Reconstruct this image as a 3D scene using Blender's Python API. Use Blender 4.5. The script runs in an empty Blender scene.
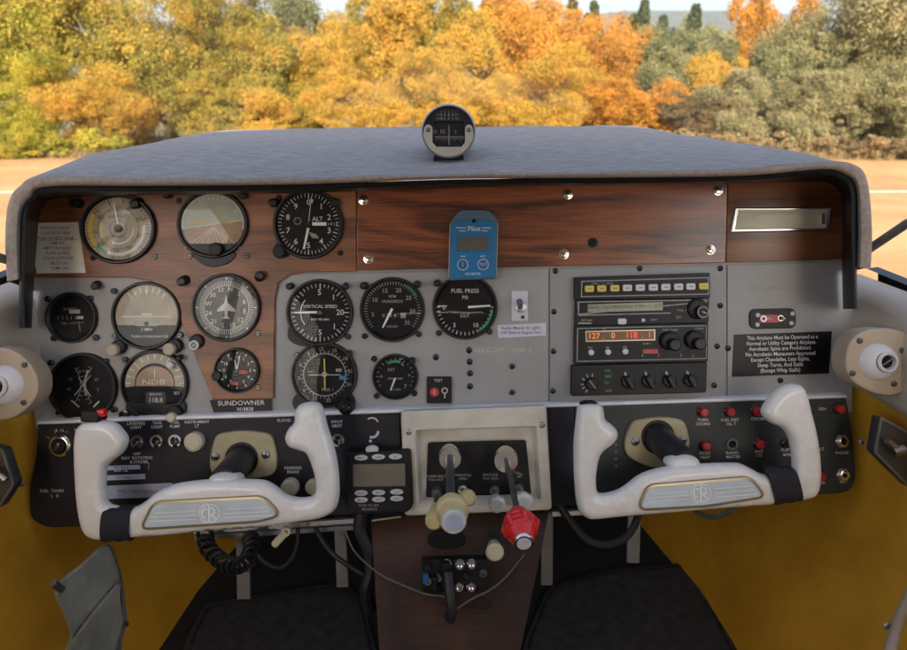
import bpy, bmesh, math, random
from mathutils import Vector, Matrix, noise
from mathutils.geometry import delaunay_2d_cdt
R = math.radians
random.seed(11)
S = bpy.context.scene
COL = S.collection
# ------------------------------------------------------------------ frames
FP, CX, VY = 700.0, 453.5, 290.0          # focal length (photo px), principal point
TH, EYE = R(18.0), 2.05                   # panel leans 18 degrees, eye height above the ground
PD = 0.88                                 # distance eye - instrument panel (m)
M = Matrix.Translation((0, 0, EYE)) @ Matrix.Rotation(-TH, 4, 'X')

def P(px, py, d=PD):                      # cockpit frame point
    return Vector(((px - CX) / FP * d, d, (VY - py) / FP * d))
def W(px, py, d):                         # world point
    return M @ P(px, py, d)
def WY(px, py, Y):                        # world point at forward distance Y
    v = M.to_3x3() @ P(px, py, 1.0)
    return Vector((0, 0, EYE)) + v * (Y / v.y)

# ------------------------------------------------------------------ materials
MATS = {}
def nn(nt, t, **kw):
    n = nt.nodes.new(t)
    for k, v in kw.items():
        setattr(n, k, v)
    return n
def mat(name, col, rough=0.5, metal=0.0, var=0.0, vscale=30, bump=0.0, bscale=300, coat=0.0, emit=0.0, spec=0.5,
        trans=0.0, sss=0.0, dirt=None, stretch=None, rvar=0.0, detail=4):
    if name in MATS: return MATS[name]
    m = bpy.data.materials.new(name); m.use_nodes = True
    nt = m.node_tree; b = nt.nodes['Principled BSDF']; L = nt.links
    c4 = tuple(col) + (1,)
    b.inputs['Base Color'].default_value = c4
    b.inputs['Roughness'].default_value = rough
    b.inputs['Metallic'].default_value = metal
    b.inputs['Specular IOR Level'].default_value = spec
    b.inputs['Coat Weight'].default_value = coat
    b.inputs['Coat Roughness'].default_value = 0.15
    if trans: b.inputs['Transmission Weight'].default_value = trans
    if sss:
        b.inputs['Subsurface Weight'].default_value = sss
        b.inputs['Subsurface Scale'].default_value = 0.004
    if emit:
        b.inputs['Emission Color'].default_value = c4
        b.inputs['Emission Strength'].default_value = emit
    tc = nn(nt, 'ShaderNodeTexCoord')
    src = tc.outputs['Object']
    if stretch:
        mp = nn(nt, 'ShaderNodeMapping'); mp.inputs['Scale'].default_value = stretch
        L.new(src, mp.inputs['Vector']); src = mp.outputs['Vector']
    if var or rvar:
        no = nn(nt, 'ShaderNodeTexNoise'); no.inputs['Scale'].default_value = vscale
        no.inputs['Detail'].default_value = detail; no.inputs['Roughness'].default_value = 0.6
        L.new(src, no.inputs['Vector'])
        rp = nn(nt, 'ShaderNodeValToRGB')
        rp.color_ramp.elements[0].position = 0.3; rp.color_ramp.elements[1].position = 0.7
        lo = tuple(c * (1 - var) for c in (dirt or col)) + (1,)
        hi = tuple(min(1, c * (1 + var)) for c in col) + (1,)
        rp.color_ramp.elements[0].color = lo; rp.color_ramp.elements[1].color = hi
        L.new(no.outputs['Fac'], rp.inputs['Fac'])
        if var: L.new(rp.outputs['Color'], b.inputs['Base Color'])
        if rvar:
            mr = nn(nt, 'ShaderNodeMapRange')
            mr.inputs['To Min'].default_value = max(0.02, rough - rvar); mr.inputs['To Max'].default_value = min(1, rough + rvar)
            L.new(no.outputs['Fac'], mr.inputs['Value']); L.new(mr.outputs['Result'], b.inputs['Roughness'])
    if bump:
        n2 = nn(nt, 'ShaderNodeTexNoise'); n2.inputs['Scale'].default_value = bscale; n2.inputs['Detail'].default_value = 3
        L.new(src, n2.inputs['Vector'])
        bp = nn(nt, 'ShaderNodeBump'); bp.inputs['Strength'].default_value = bump; bp.inputs['Distance'].default_value = 0.4 / bscale
        L.new(n2.outputs['Fac'], bp.inputs['Height']); L.new(bp.outputs['Normal'], b.inputs['Normal'])
    MATS[name] = m
    return m

def wood(name, c0, c1, c2, figure=8.0, coat=0.5, zs=9.0, off=0.0, rough=0.32):
    m = bpy.data.materials.new(name); m.use_nodes = True
    nt = m.node_tree; b = nt.nodes['Principled BSDF']; L = nt.links
    tc = nn(nt, 'ShaderNodeTexCoord')
    mp = nn(nt, 'ShaderNodeMapping'); mp.inputs['Scale'].default_value = (1.2, 1.0, zs); mp.inputs['Location'].default_value = (off, off, 0)
    L.new(tc.outputs['Object'], mp.inputs['Vector'])
    no = nn(nt, 'ShaderNodeTexNoise'); no.inputs['Scale'].default_value = 2.2; no.inputs['Detail'].default_value = 4.0; no.inputs['Distortion'].default_value = 0.6
    L.new(mp.outputs['Vector'], no.inputs['Vector'])
    mu = nn(nt, 'ShaderNodeMath', operation='MULTIPLY'); mu.inputs[1].default_value = figure * 6.28
    L.new(no.outputs['Fac'], mu.inputs[0])
    sn = nn(nt, 'ShaderNodeMath', operation='SINE'); L.new(mu.outputs[0], sn.inputs[0])
    mp2 = nn(nt, 'ShaderNodeMapping'); mp2.inputs['Scale'].default_value = (14, 14, 320)
    L.new(tc.outputs['Object'], mp2.inputs['Vector'])
    n2 = nn(nt, 'ShaderNodeTexNoise'); n2.inputs['Scale'].default_value = 1.0; n2.inputs['Detail'].default_value = 6; n2.inputs['Roughness'].default_value = 0.75
    L.new(mp2.outputs['Vector'], n2.inputs['Vector'])
    mr = nn(nt, 'ShaderNodeMath', operation='MULTIPLY_ADD'); mr.inputs[1].default_value = 0.18; mr.inputs[2].default_value = 0.05
    L.new(sn.outputs[0], mr.inputs[0])
    ad = nn(nt, 'ShaderNodeMath', operation='ADD'); L.new(mr.outputs[0], ad.inputs[0]); L.new(n2.outputs['Fac'], ad.inputs[1])
    rp = nn(nt, 'ShaderNodeValToRGB'); e = rp.color_ramp.elements
    e[0].position = 0.27; e[0].color = (*c0, 1); e[1].position = 0.78; e[1].color = (*c2, 1)
    k = e.new(0.52); k.color = (*c1, 1)
    L.new(ad.outputs[0], rp.inputs['Fac']); L.new(rp.outputs['Color'], b.inputs['Base Color'])
    b.inputs['Roughness'].default_value = rough
    b.inputs['Coat Weight'].default_value = coat; b.inputs['Coat Roughness'].default_value = 0.22
    return m

def glassy(name, k=1.0, ior=1.5, tint=(1, 1, 1), rough=0.01, haze=0.0):
    m = bpy.data.materials.new(name); m.use_nodes = True
    nt = m.node_tree; L = nt.links
    nt.nodes.remove(nt.nodes['Principled BSDF']); out = nt.nodes['Material Output']
    tr = nn(nt, 'ShaderNodeBsdfTransparent'); tr.inputs['Color'].default_value = (*tint, 1)
    gl = nn(nt, 'ShaderNodeBsdfGlossy'); gl.inputs['Roughness'].default_value = rough
    fr = nn(nt, 'ShaderNodeFresnel'); fr.inputs['IOR'].default_value = ior
    mu = nn(nt, 'ShaderNodeMath', operation='MULTIPLY'); mu.inputs[1].default_value = k; mu.use_clamp = True
    mx = nn(nt, 'ShaderNodeMixShader')
    L.new(fr.outputs[0], mu.inputs[0]); L.new(mu.outputs[0], mx.inputs['Fac'])
    L.new(tr.outputs[0], mx.inputs[1]); L.new(gl.outputs[0], mx.inputs[2])
    last = mx
    if haze:                                     # dust and scratches on the pane scatter light
        df = nn(nt, 'ShaderNodeBsdfDiffuse'); df.inputs['Color'].default_value = (0.6, 0.6, 0.58, 1)
        m2 = nn(nt, 'ShaderNodeMixShader'); m2.inputs['Fac'].default_value = haze
        L.new(mx.outputs[0], m2.inputs[1]); L.new(df.outputs[0], m2.inputs[2]); last = m2
    L.new(last.outputs[0], out.inputs['Surface'])
    return m

mat('grey_paint', (0.325, 0.314, 0.298), 0.42, 0.0, var=0.11, vscale=12, bump=0.12, bscale=900, rvar=0.08, spec=0.4)
mat('grey_paint2', (0.305, 0.296, 0.284), 0.4, 0.0, var=0.11, vscale=10, bump=0.12, bscale=900, rvar=0.08, spec=0.4)
mat('black_plastic', (0.009, 0.009, 0.010), 0.42, spec=.3, var=0.2, vscale=80, bump=0.08, bscale=1200)
mat('black_gloss', (0.012, 0.012, 0.014), 0.18, coat=0.3)
mat('bezel_black', (0.013, 0.013, 0.015), 0.38, spec=.35, bump=0.15, bscale=1500)
mat('dial_black', (0.009, 0.009, 0.011), 0.6, spec=.2, var=0.1, vscale=200)
mat('dial_glare', (0.40, 0.345, 0.25), 0.5, var=0.25, vscale=55)  # tan stands in for sunlit ground reflected in the left dials
mat('dial_brown', (0.40, 0.27, 0.17), 0.5, var=0.2, vscale=60)
mat('dial_sky', (0.42, 0.46, 0.38), 0.5, var=0.12, vscale=60)
mat('dial_grey', (0.05, 0.05, 0.047), 0.5, var=0.4, vscale=90)
mat('white_mark', (0.66, 0.65, 0.61), 0.6)
mat('dim_mark', (0.33, 0.33, 0.31), 0.6, var=0.2, vscale=300)
mat('yellow_mark', (0.62, 0.48, 0.07), 0.6)
mat('red_mark', (0.5, 0.03, 0.03), 0.6)
mat('green_mark', (0.05, 0.3, 0.14), 0.6)
mat('blue_mark', (0.03, 0.25, 0.5), 0.6)
mat('needle_white', (0.8, 0.79, 0.74), 0.5)
mat('lower_black', (0.013, 0.012, 0.017), 0.5, spec=.35, var=0.25, vscale=25, bump=0.12, bscale=1400, rvar=0.08)
mat('charcoal', (0.032, 0.037, 0.037), 0.42, spec=.35, var=0.15, vscale=40, bump=0.2, bscale=1200)
mat('lip_metal', (0.80, 0.79, 0.78), 0.35, 0.0, var=0.12, vscale=20)
mat('cream_plastic', (0.72, 0.69, 0.59), 0.42, var=0.06, vscale=14, bump=0.05, bscale=600, dirt=(0.52, 0.48, 0.37))
mat('yoke_white', (0.82, 0.80, 0.765), 0.27, var=0.06, vscale=9, bump=0.1, bscale=700, sss=0.15, dirt=(0.72, 0.69, 0.63), coat=.3, rvar=0.06)
mat('emblem_foil', (0.60, 0.69, 0.75), 0.25, 0.2, var=0.14, vscale=25, stretch=(1, 1, 4))
mat('emblem_line', (0.9, 0.9, 0.86), 0.5)
mat('gold_trim', (0.36, 0.30, 0.20), 0.3, 0.7)
mat('plate_cream', (0.42, 0.37, 0.22), 0.4, 0.1, var=0.15, vscale=18, dirt=(0.36, 0.30, 0.17))
mat('shaft_grey', (0.03, 0.03, 0.036), 0.33, 0.2, var=0.2, vscale=60)
mat('tape_black', (0.012, 0.011, 0.018), 0.75, var=0.2, vscale=200, bump=0.5, bscale=500)
mat('chrome', (0.85, 0.85, 0.84), 0.16, 1.0, var=0.06, vscale=60)
mat('steel', (0.42, 0.42, 0.42), 0.36, 1.0, var=0.15, vscale=60)
mat('dark_steel', (0.12, 0.12, 0.12), 0.4, 0.7, var=0.2, vscale=30)
mat('tan_plastic', (0.43, 0.34, 0.24), 0.5, var=0.08, vscale=20, bump=0.15, bscale=500)
mat('trim_tan', (0.46, 0.40, 0.33), 0.55, var=0.08, vscale=12, bump=0.15, bscale=500)
mat('vent_white', (0.62, 0.61, 0.62), 0.35, var=0.05, vscale=30)
mat('ochre', (0.74, 0.375, 0.03), 0.36, var=0.12, vscale=9, bump=0.06, bscale=250, dirt=(0.66, 0.31, 0.024), rvar=0.08)
mat('pocket_grey', (0.25, 0.245, 0.20), 0.6, 0.0, var=0.3, vscale=22, bump=0.4, bscale=60)
mat('carpet_black', (0.02, 0.019, 0.018), 0.95, var=0.4, vscale=200, bump=0.8, bscale=600)
mat('mat_rubber', (0.045, 0.043, 0.043), 0.6, var=0.5, vscale=60, bump=0.8, bscale=400, rvar=0.1)
mat('fabric', (0.31, 0.285, 0.27), 0.95, var=0.24, vscale=150, bump=0.9, bscale=1000, spec=0.15, dirt=(0.285, 0.26, 0.245), stretch=(0.35, 1.6, 1.6))
mat('fabric_lip', (0.27, 0.232, 0.20), 0.95, var=0.2, vscale=160, bump=0.9, bscale=1200, spec=0.15)
mat('device_blue', (0.002, 0.15, 0.34), 0.35, var=0.05, vscale=40)
mat('device_blue_dark', (0.01, 0.10, 0.26), 0.4)
mat('clear_case', (0.07, 0.14, 0.20), 0.2, coat=0.6)
mat('lcd_grey', (0.105, 0.10, 0.082), 0.22, var=0.08, vscale=60)
mat('lcd_olive', (0.19, 0.17, 0.12), 0.2, var=0.08, vscale=30)
mat('lcd_green', (0.25, 0.27, 0.17), 0.25, var=0.12, vscale=200)
mat('lcd_brown', (0.12, 0.035, 0.012), 0.3)
mat('digit_orange', (0.95, 0.24, 0.03), 0.5, emit=0.22)
mat('digit_red', (1.0, 0.06, 0.03), 0.5, emit=0.3)
mat('button_yellow', (0.66, 0.52, 0.08), 0.4)
mat('button_white', (0.60, 0.60, 0.62), 0.4)
mat('knob_ivory', (0.56, 0.51, 0.35), 0.4, var=0.06, vscale=60)
mat('knob_clear', (0.60, 0.62, 0.58), 0.2, coat=0.5, var=0.15, vscale=120)
mat('knob_cream', (0.68, 0.56, 0.27), 0.3, var=0.1, vscale=60, sss=0.1)
mat('red_plastic', (0.72, 0.012, 0.012), 0.28, coat=0.4)
mat('breaker_red', (0.42, 0.02, 0.02), 0.35)
mat('placard_black', (0.008, 0.006, 0.007), 0.35, spec=.25)
mat('sticker', (0.60, 0.58, 0.62), 0.6, var=0.05, vscale=60)
mat('paper', (0.72, 0.68, 0.60), 0.7, var=0.08, vscale=60)
mat('purple_ink', (0.25, 0.10, 0.30), 0.6)
mat('ink', (0.13, 0.12, 0.12), 0.7)
mat('label_tape', (0.42, 0.47, 0.60), 0.5, var=0.08, vscale=60)
mat('ivory_lens', (0.55, 0.52, 0.42), 0.35, var=0.06, vscale=30)
mat('rubber_cord', (0.015, 0.015, 0.016), 0.5)
mat('wire_grey', (0.12, 0.115, 0.11), 0.5)
mat('headliner', (0.55, 0.53, 0.48), 0.9, var=0.05, vscale=20, bump=0.3, bscale=300)
mat('white_skin', (0.75, 0.75, 0.73), 0.3, var=0.04, vscale=3)
mat('hole', (0.004, 0.004, 0.004), 0.9)
mat('olive_white', (0.5, 0.5, 0.36), 0.6)
MATS['wood_left'] = wood('wood_left', (0.11, 0.034, 0.013), (0.235, 0.082, 0.031), (0.335, 0.132, 0.053), 3.0, 0.12, 7, 1.3, 0.4)
MATS['wood_centre'] = wood('wood_centre', (0.016, 0.006, 0.004), (0.15, 0.036, 0.013), (0.275, 0.080, 0.027), 5.0, 0.5, 7, 0.25)
MATS['wood_right'] = wood('wood_right', (0.05, 0.018, 0.01), (0.145, 0.05, 0.021), (0.22, 0.085, 0.038), 2.0, 0.3, 12, 4.1, 0.4)
MATS['wood_console'] = wood('wood_console', (0.014, 0.007, 0.005), (0.036, 0.016, 0.010), (0.062, 0.028, 0.016), 4.0, 0.2, 2, 7.7, 0.4)
MATS['dial_glass'] = glassy('dial_glass', 0.4, 1.45)
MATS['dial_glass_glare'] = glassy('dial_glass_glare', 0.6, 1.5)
MATS['pane_glass'] = glassy('pane_glass', 0.05, 1.4, (0.99, 0.99, 0.985))

# ------------------------------------------------------------------ mesh building
def offset(pts, d):
    n = len(pts); out = []
    area = sum(pts[i][0] * pts[(i + 1) % n][1] - pts[(i + 1) % n][0] * pts[i][1] for i in range(n))
    s = 1 if area > 0 else -1
    for i in range(n):
        a, b, c = Vector(pts[i - 1][:2]), Vector(pts[i][:2]), Vector(pts[(i + 1) % n][:2])
        e1 = (b - a); e2 = (c - b)
        if e1.length < 1e-6: e1 = e2
        if e2.length < 1e-6: e2 = e1
        e1.normalize(); e2.normalize()
        n1 = Vector((-e1.y, e1.x)) * s; n2 = Vector((-e2.y, e2.x)) * s
        q = n1 + n2
        if q.length < 1e-4: q = n1
        q.normalize(); k = max(0.5, q.dot(n1))
        out.append((b.x + q.x * d / k, b.y + q.y * d / k))
    return out
def rrect(cx, cy, w, h, r=2, rot=0, seg=4):
    r = min(r, w / 2 - 0.01, h / 2 - 0.01); pts = []
    for (sx, sy, a0) in ((1, 1, 0), (-1, 1, 90), (-1, -1, 180), (1, -1, 270)):
        for k in range(seg + 1):
            a = R(a0 + 90 * k / seg)
            pts.append((sx * (w / 2 - r) + r * math.cos(a), sy * (h / 2 - r) + r * math.sin(a)))
    c, s = math.cos(R(rot)), math.sin(R(rot))
    return [(cx + x * c - y * s, cy + x * s + y * c) for x, y in pts]
def ell(cx, cy, rx, ry=None, n=32):
    ry = ry or rx
    return [(cx + rx * math.cos(2 * math.pi * i / n), cy + ry * math.sin(2 * math.pi * i / n)) for i in range(n)]
def catmull(pts, seg=6, closed=True):
    n = len(pts); out = []
    rng = range(n) if closed else range(n - 1)
    for i in rng:
        g = (lambda k: Vector(pts[k % n])) if closed else (lambda k: Vector(pts[max(0, min(n - 1, k))]))
        p0, p1, p2, p3 = g(i - 1), g(i), g(i + 1), g(i + 2)
        for k in range(seg):
            t = k / seg
            out.append(tuple(0.5 * ((2 * p1) + (p2 - p0) * t + (2 * p0 - 5 * p1 + 4 * p2 - p3) * t * t + (3 * p1 - p0 - 3 * p2 + p3) * t ** 3)))
    if not closed: out.append(tuple(pts[-1]))
    return out
def roundpoly(pts, r=3, seg=4):
    n = len(pts); out = []
    for i in range(n):
        a, b, c = Vector(pts[i - 1]), Vector(pts[i]), Vector(pts[(i + 1) % n])
        rr = r[i] if isinstance(r, (list, tuple)) else r
        if rr <= 0: out.append(tuple(b)); continue
        u = (a - b); v = (c - b); l = min(rr, u.length * .49, v.length * .49); u.normalize(); v.normalize()
        p, q = b + u * l, b + v * l
        for k in range(seg + 1):
            t = k / seg
            out.append(tuple(p * (1 - t) ** 2 + b * 2 * t * (1 - t) + q * t * t))
    return out

TXT = {}
def text_mesh(s):
    if s in TXT: return TXT[s]
    cu = bpy.data.curves.new('t', 'FONT'); cu.body = s; cu.size = 1; cu.resolution_u = 2; cu.offset = 0.012
    cu.align_x = 'CENTER'; cu.align_y = 'CENTER'
    o = bpy.data.objects.new('t', cu); COL.objects.link(o)
    dg = bpy.context.evaluated_depsgraph_get(); dg.update()
    me = bpy.data.meshes.new_from_object(o.evaluated_get(dg))
    TXT[s] = ([v.co.xy[:] for v in me.vertices], [tuple(p.vertices) for p in me.polygons])
    bpy.data.objects.remove(o); bpy.data.curves.remove(cu); bpy.data.meshes.remove(me)
    return TXT[s]

class MB:
    """collects geometry authored in photo pixels on the plane at distance d; h = height towards the viewer (px)"""
    def __init__(s, d=PD):
        s.v = []; s.f = []; s.m = []; s.mi = 0; s.d = d; s.u = d / FP
    def pt(s, px, py, h=0):
        p = P(px, py, s.d); p.y -= h * s.u; return p
    def use(s, i): s.mi = i; return s
    def add(s, verts, faces):
        b = len(s.v); s.v += [Vector(v) for v in verts]
        for f in faces:
            s.f.append([b + i for i in f]); s.m.append(s.mi)
    def rings(s, rings, cap0=True, cap1=True, closed=True):
        n = len(rings[0]); vs = [p for r in rings for p in r]; fs = []
        for j in range(len(rings) - 1):
            for i in range(n if closed else n - 1):
                k = (i + 1) % n
                fs.append((j * n + i, j * n + k, (j + 1) * n + k, (j + 1) * n + i))
        if cap0: fs.append(tuple(range(n))[::-1])
        if cap1: fs.append(tuple((len(rings) - 1) * n + i for i in range(n)))
        s.add(vs, fs); return s
    def prism(s, pts, h0, h1, b=0.0, back=False):
        prof = [(0, h0), (0, h1 - b)]
        if b > 0: prof += [(b * .3, h1 - b * .3), (b, h1)]
        rg = []
        for o, h in prof:
            q = offset(pts, o) if o else pts
            rg.append([s.pt(x, y, h) for x, y in q])
        return s.rings(rg, cap0=back)
    def flat(s, pts, h):
        s.add([s.pt(x, y, h) for x, y in pts], [tuple(range(len(pts)))]); return s
    def frame(s, outer, inner, h0, h1, hi=None):      # outline with a hole; same point count
        hi = h0 if hi is None else hi
        return s.rings([[s.pt(x, y, h0) for x, y in outer], [s.pt(x, y, h1) for x, y in outer],
                        [s.pt(x, y, h1) for x, y in inner], [s.pt(x, y, hi) for x, y in inner]], False, False)
    def lathe(s, cx, cy, prof, n=32, sx=1, sy=1, dx=0, dy=0, cap=True):   # dx,dy: lean (px per px of height)
        rg = [[s.pt(cx + r * sx * math.cos(2 * math.pi * i / n) + dx * h, cy + r * sy * math.sin(2 * math.pi * i / n) + dy * h, h) for i in range(n)] for r, h in prof]
        return s.rings(rg, cap0=False, cap1=cap)
    def line(s, x0, y0, x1, y1, w, h):
        a, b = Vector((x0, y0)), Vector((x1, y1)); t = (b - a); t.normalize(); q = Vector((-t.y, t.x)) * w / 2
        return s.flat([tuple(a + q), tuple(b + q), tuple(b - q), tuple(a - q)], h)
    def arc(s, cx, cy, r0, r1, a0, a1, h, n=20, sx=1):  # clockwise degrees from the top
        f = lambda r, a: s.pt(cx + r * sx * math.sin(R(a)), cy - r * math.cos(R(a)), h)
        A = [a0 + (a1 - a0) * i / n for i in range(n + 1)]
        vs = [f(r0, a) for a in A] + [f(r1, a) for a in A]
        s.add(vs, [(i, i + 1, n + 2 + i, n + 1 + i) for i in range(n)]); return s
    def ticks(s, cx, cy, r0, r1, angs, w, h, sx=1):
        for a in angs:
            S_, C_ = math.sin(R(a)), math.cos(R(a))
            s.line(cx + r0 * S_ * sx, cy - r0 * C_, cx + r1 * S_ * sx, cy - r1 * C_, w, h)
        return s
    def text(s, t, cx, cy, size, h, rot=0, xs=1.0):
        vs, fs = text_mesh(t); c, q = math.cos(R(rot)), math.sin(R(rot))
        s.add([s.pt(cx + (x * xs * c - y * q) * size, cy - (x * xs * q + y * c) * size, h) for x, y in vs], fs); return s
    def tube(s, pts, r, n=8, raw=False, flat=None):          # pts (px,py,depth metres); r in metres or list
        q = [Vector(p) if raw else P(*p) for p in pts]
        m = len(q); rr = r if isinstance(r, (list, tuple)) else [r] * m
        rg = []; up = Vector((0.13, 0.2, 1)).normalized(); prev = None
        for i in range(m):
            t = (q[min(m - 1, i + 1)] - q[max(0, i - 1)])
            t = t.normalized() if t.length > 1e-9 else Vector((0, 1, 0))
            if prev is None:
                a = up.cross(t)
                if a.length < 0.1: a = Vector((1, 0, 0)).cross(t)
            else:
                a = prev - t * prev.dot(t)
            a.normalize(); prev = a; b = t.cross(a)
            rg.append([q[i] + (a * math.cos(2 * math.pi * k / n) + b * math.sin(2 * math.pi * k / n)) * rr[i] for k in range(n)])
        return s.rings(rg)
    def spool(s, a, b, prof, n=20):                   # lathe along the axis a->b (frame points); prof (t, radius m)
        a, b = Vector(a), Vector(b)
        ax = (b - a).normalized(); x = ax.cross(Vector((0.1, 0.2, 1))).normalized(); y = ax.cross(x)
        return s.rings([[a + (b - a) * t + (x * math.cos(2 * math.pi * k / n) + y * math.sin(2 * math.pi * k / n)) * r for k in range(n)] for t, r in prof])
    def inflate(s, outline, step, Rr, H, h0, backH=None):
        ol = [Vector(p[:2]) for p in outline]; n = len(ol)
        xs = [p.x for p in ol]; ys = [p.y for p in ol]
        segs = [(ol[i], ol[(i + 1) % n]) for i in range(n)]
        def dist(p):
            best = 1e9
            for a, b in segs:
                e = b - a; t = max(0, min(1, (p - a).dot(e) / max(1e-9, e.length_squared)))
                dd = (a + e * t - p).length_squared
                if dd < best: best = dd
            return math.sqrt(best)
        def inside(p):
            c = False
            for a, b in segs:
                if (a.y > p.y) != (b.y > p.y) and p.x < (b.x - a.x) * (p.y - a.y) / (b.y - a.y) + a.x: c = not c
            return c
        pts = list(ol)
        for o in (0.2, 0.6, 1.3, 2.3, 3.5):
            for q in offset([tuple(p) for p in ol], o):
                v = Vector(q)
                if inside(v) and dist(v) > o * 0.9: pts.append(v)
        y = min(ys); row = 0
        while y < max(ys):
            x = min(xs) + (step / 2 if row % 2 else 0)
            while x < max(xs):
                v = Vector((x, y))
                if inside(v) and dist(v) > 5.0: pts.append(v)
                x += step
            y += step * 0.87; row += 1
        r = delaunay_2d_cdt(pts, [(i, (i + 1) % n) for i in range(n)], [], 1, 1e-4)
        vv, ff = r[0], r[2]
        hs = [math.sqrt(max(0, 1 - (1 - min(dist(v) / Rr, 1)) ** 2)) for v in vv]
        s.add([s.pt(v.x, v.y, h0 + H * k) for v, k in zip(vv, hs)], ff)
        bh = H if backH is None else backH
        s.add([s.pt(v.x, v.y, h0 - bh * k) for v, k in zip(vv, hs)], [f[::-1] for f in ff])
        return s
    def build(s, name, mats, parent=None, origin=None, world=False, label=None, smooth=38, weld=False):
        """parent: Thing or object carrying ['_o']; origin: frame point of the thing"""
        if not isinstance(mats, (list, tuple)): mats = [mats]
        o0 = Vector(origin) if origin is not None else (Vector(parent['_o']) if parent is not None else Vector((0, 0, 0)))
        me = bpy.data.meshes.new(name)
        me.from_pydata([v - o0 for v in s.v], [], s.f)
        for m_ in mats: me.materials.append(MATS[m_])
        for p, i in zip(me.polygons, s.m): p.material_index = i
        bm = bmesh.new(); bm.from_mesh(me)
        if weld: bmesh.ops.remove_doubles(bm, verts=bm.verts, dist=1e-5)
        bmesh.ops.recalc_face_normals(bm, faces=bm.faces)
        th = R(smooth)
        for f in bm.faces: f.smooth = True
        for e in bm.edges:
            if len(e.link_faces) == 2:
                a_ = e.calc_face_angle(0)
                if a_ > th or (a_ > R(6) and max(len(f.verts) for f in e.link_faces) > 4): e.smooth = False
        bm.to_mesh(me); bm.free()
        ob = bpy.data.objects.new(name, me); COL.objects.link(ob)
        ob['_o'] = tuple(o0)
        if parent is not None:
            ob.parent = parent
        elif world: ob.location = o0
        else: ob.matrix_world = M @ Matrix.Translation(o0)
        if label: ob['label'] = label
        return ob

def tag(o, label=None, cat=None, group=None, kind=None):
    if label: o['label'] = label
    if cat: o['category'] = cat
    if group: o['group'] = group
    if kind: o['kind'] = kind
    return o
def thing(name, label, cat, px, py, d=PD, group=None):
    o = bpy.data.objects.new(name, None); COL.objects.link(o)
    p = P(px, py, d); o['_o'] = tuple(p); o.matrix_world = M @ Matrix.Translation(p)
    o.empty_display_size = 0.02
    return tag(o, label, cat, group)
def wthing(name, label, cat, loc, group=None):
    o = bpy.data.objects.new(name, None); COL.objects.link(o)
    o['_o'] = tuple(loc); o.location = loc; o.empty_display_size = 0.2
    return tag(o, label, cat, group)
def dup(root, px, py, d=PD, label=None):
    def cp(o, par):
        c = o.copy(); COL.objects.link(c)
        if par is not None: c.parent = par
        for ch in [x for x in bpy.data.objects if x.parent == o]: cp(ch, c)
        return c
    r = cp(root, None); p = P(px, py, d); r.matrix_world = M @ Matrix.Translation(p)
    if label: r['label'] = label
    return r
def dup_part(o, dpx, dpy, d=PD):
    c = o.copy(); COL.objects.link(c); c.location = Vector(o.location) + Vector((dpx / FP * d, 0, -dpy / FP * d)); return c
# ================================================================== INSTRUMENT PANEL
pan = thing('instrument_panel', 'wide grey metal and wood veneer instrument panel under the grey carpeted hood', 'instrument panel', 450, 300)
mb = MB(); mb.prism([(26, 186), (300, 184), (600, 176), (846, 174), (852, 300), (851, 408), (600, 416), (38, 432), (30, 330)], -3, 0)
mb.build('panel_plate', 'grey_paint', pan)
mb = MB()
mb.prism(roundpoly([(277, 430), (277, 300), (281, 284), (292, 276), (306, 274), (548.3, 269), (548.3, 420)], 3), 0.2, 1.4, 0.5)
mb.build('centre_plate', 'grey_paint', pan)
mb = MB(); mb.prism([(549.6, 268.5), (725.7, 265.5), (725.7, 418), (549.6, 422)], 0.2, 2.6, 0.5)
mb.build('radio_plate', 'grey_paint2', pan)
mb = MB(); mb.prism([(726.7, 265.4), (851, 262), (852, 300), (851, 412), (726.7, 416)], 0.2, 2.2, 0.4)
mb.build('glovebox_plate', 'grey_paint2', pan)
# veneers
lobe = [(28, 192), (200, 190.5), (356.6, 189), (356.6, 271.6), (306, 272.4), (290, 275), (279, 283), (275.4, 300), (274.5, 398), (214, 399), (181, 318), (177, 303), (168, 290), (152, 281), (130, 277.5), (30, 277.5)]
mb = MB(); mb.prism(lobe, 0.3, 3.2, 0.7); mb.build('wood_veneer', 'wood_left', pan)
mb = MB(); mb.prism([(357.4, 188.6), (548, 184), (726, 181), (724, 262.8), (548, 266.3), (357.4, 270.6)], 0.3, 4.6, 0.7); mb.build('wood_veneer', 'wood_centre', pan)
mb = MB(); mb.prism([(726.8, 181), (845, 178), (847, 259.4), (724.8, 262.6)], 0.3, 3.8, 0.7); mb.build('wood_veneer', 'wood_right', pan)
# seams between plates read as dark gaps: black angle behind them
# chrome screws on the wood
def screwmesh(px, py, r, h, m='chrome', name='screw'):
    mb = MB(); mb.lathe(px, py, [(r * 1.25, h), (r * 1.25, h + .5), (r, h + .7), (r * .8, h + r * .5), (r * .3, h + r * .62), (0.01, h + r * .64)], 14, cap=False)
    mb.use(1).line(px - r * .6, py - r * .15, px + r * .6, py + r * .15, r * .28, h + r * .7)
    return mb.build(name, [m, 'hole'], pan)
s0 = screwmesh(364, 200.5, 4.0, 4.5)
for x, y in ((369, 259), (567, 195), (563, 254.5), (716, 191), (708.5, 250)): dup_part(s0, x - 364, y - 200.5)
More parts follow.
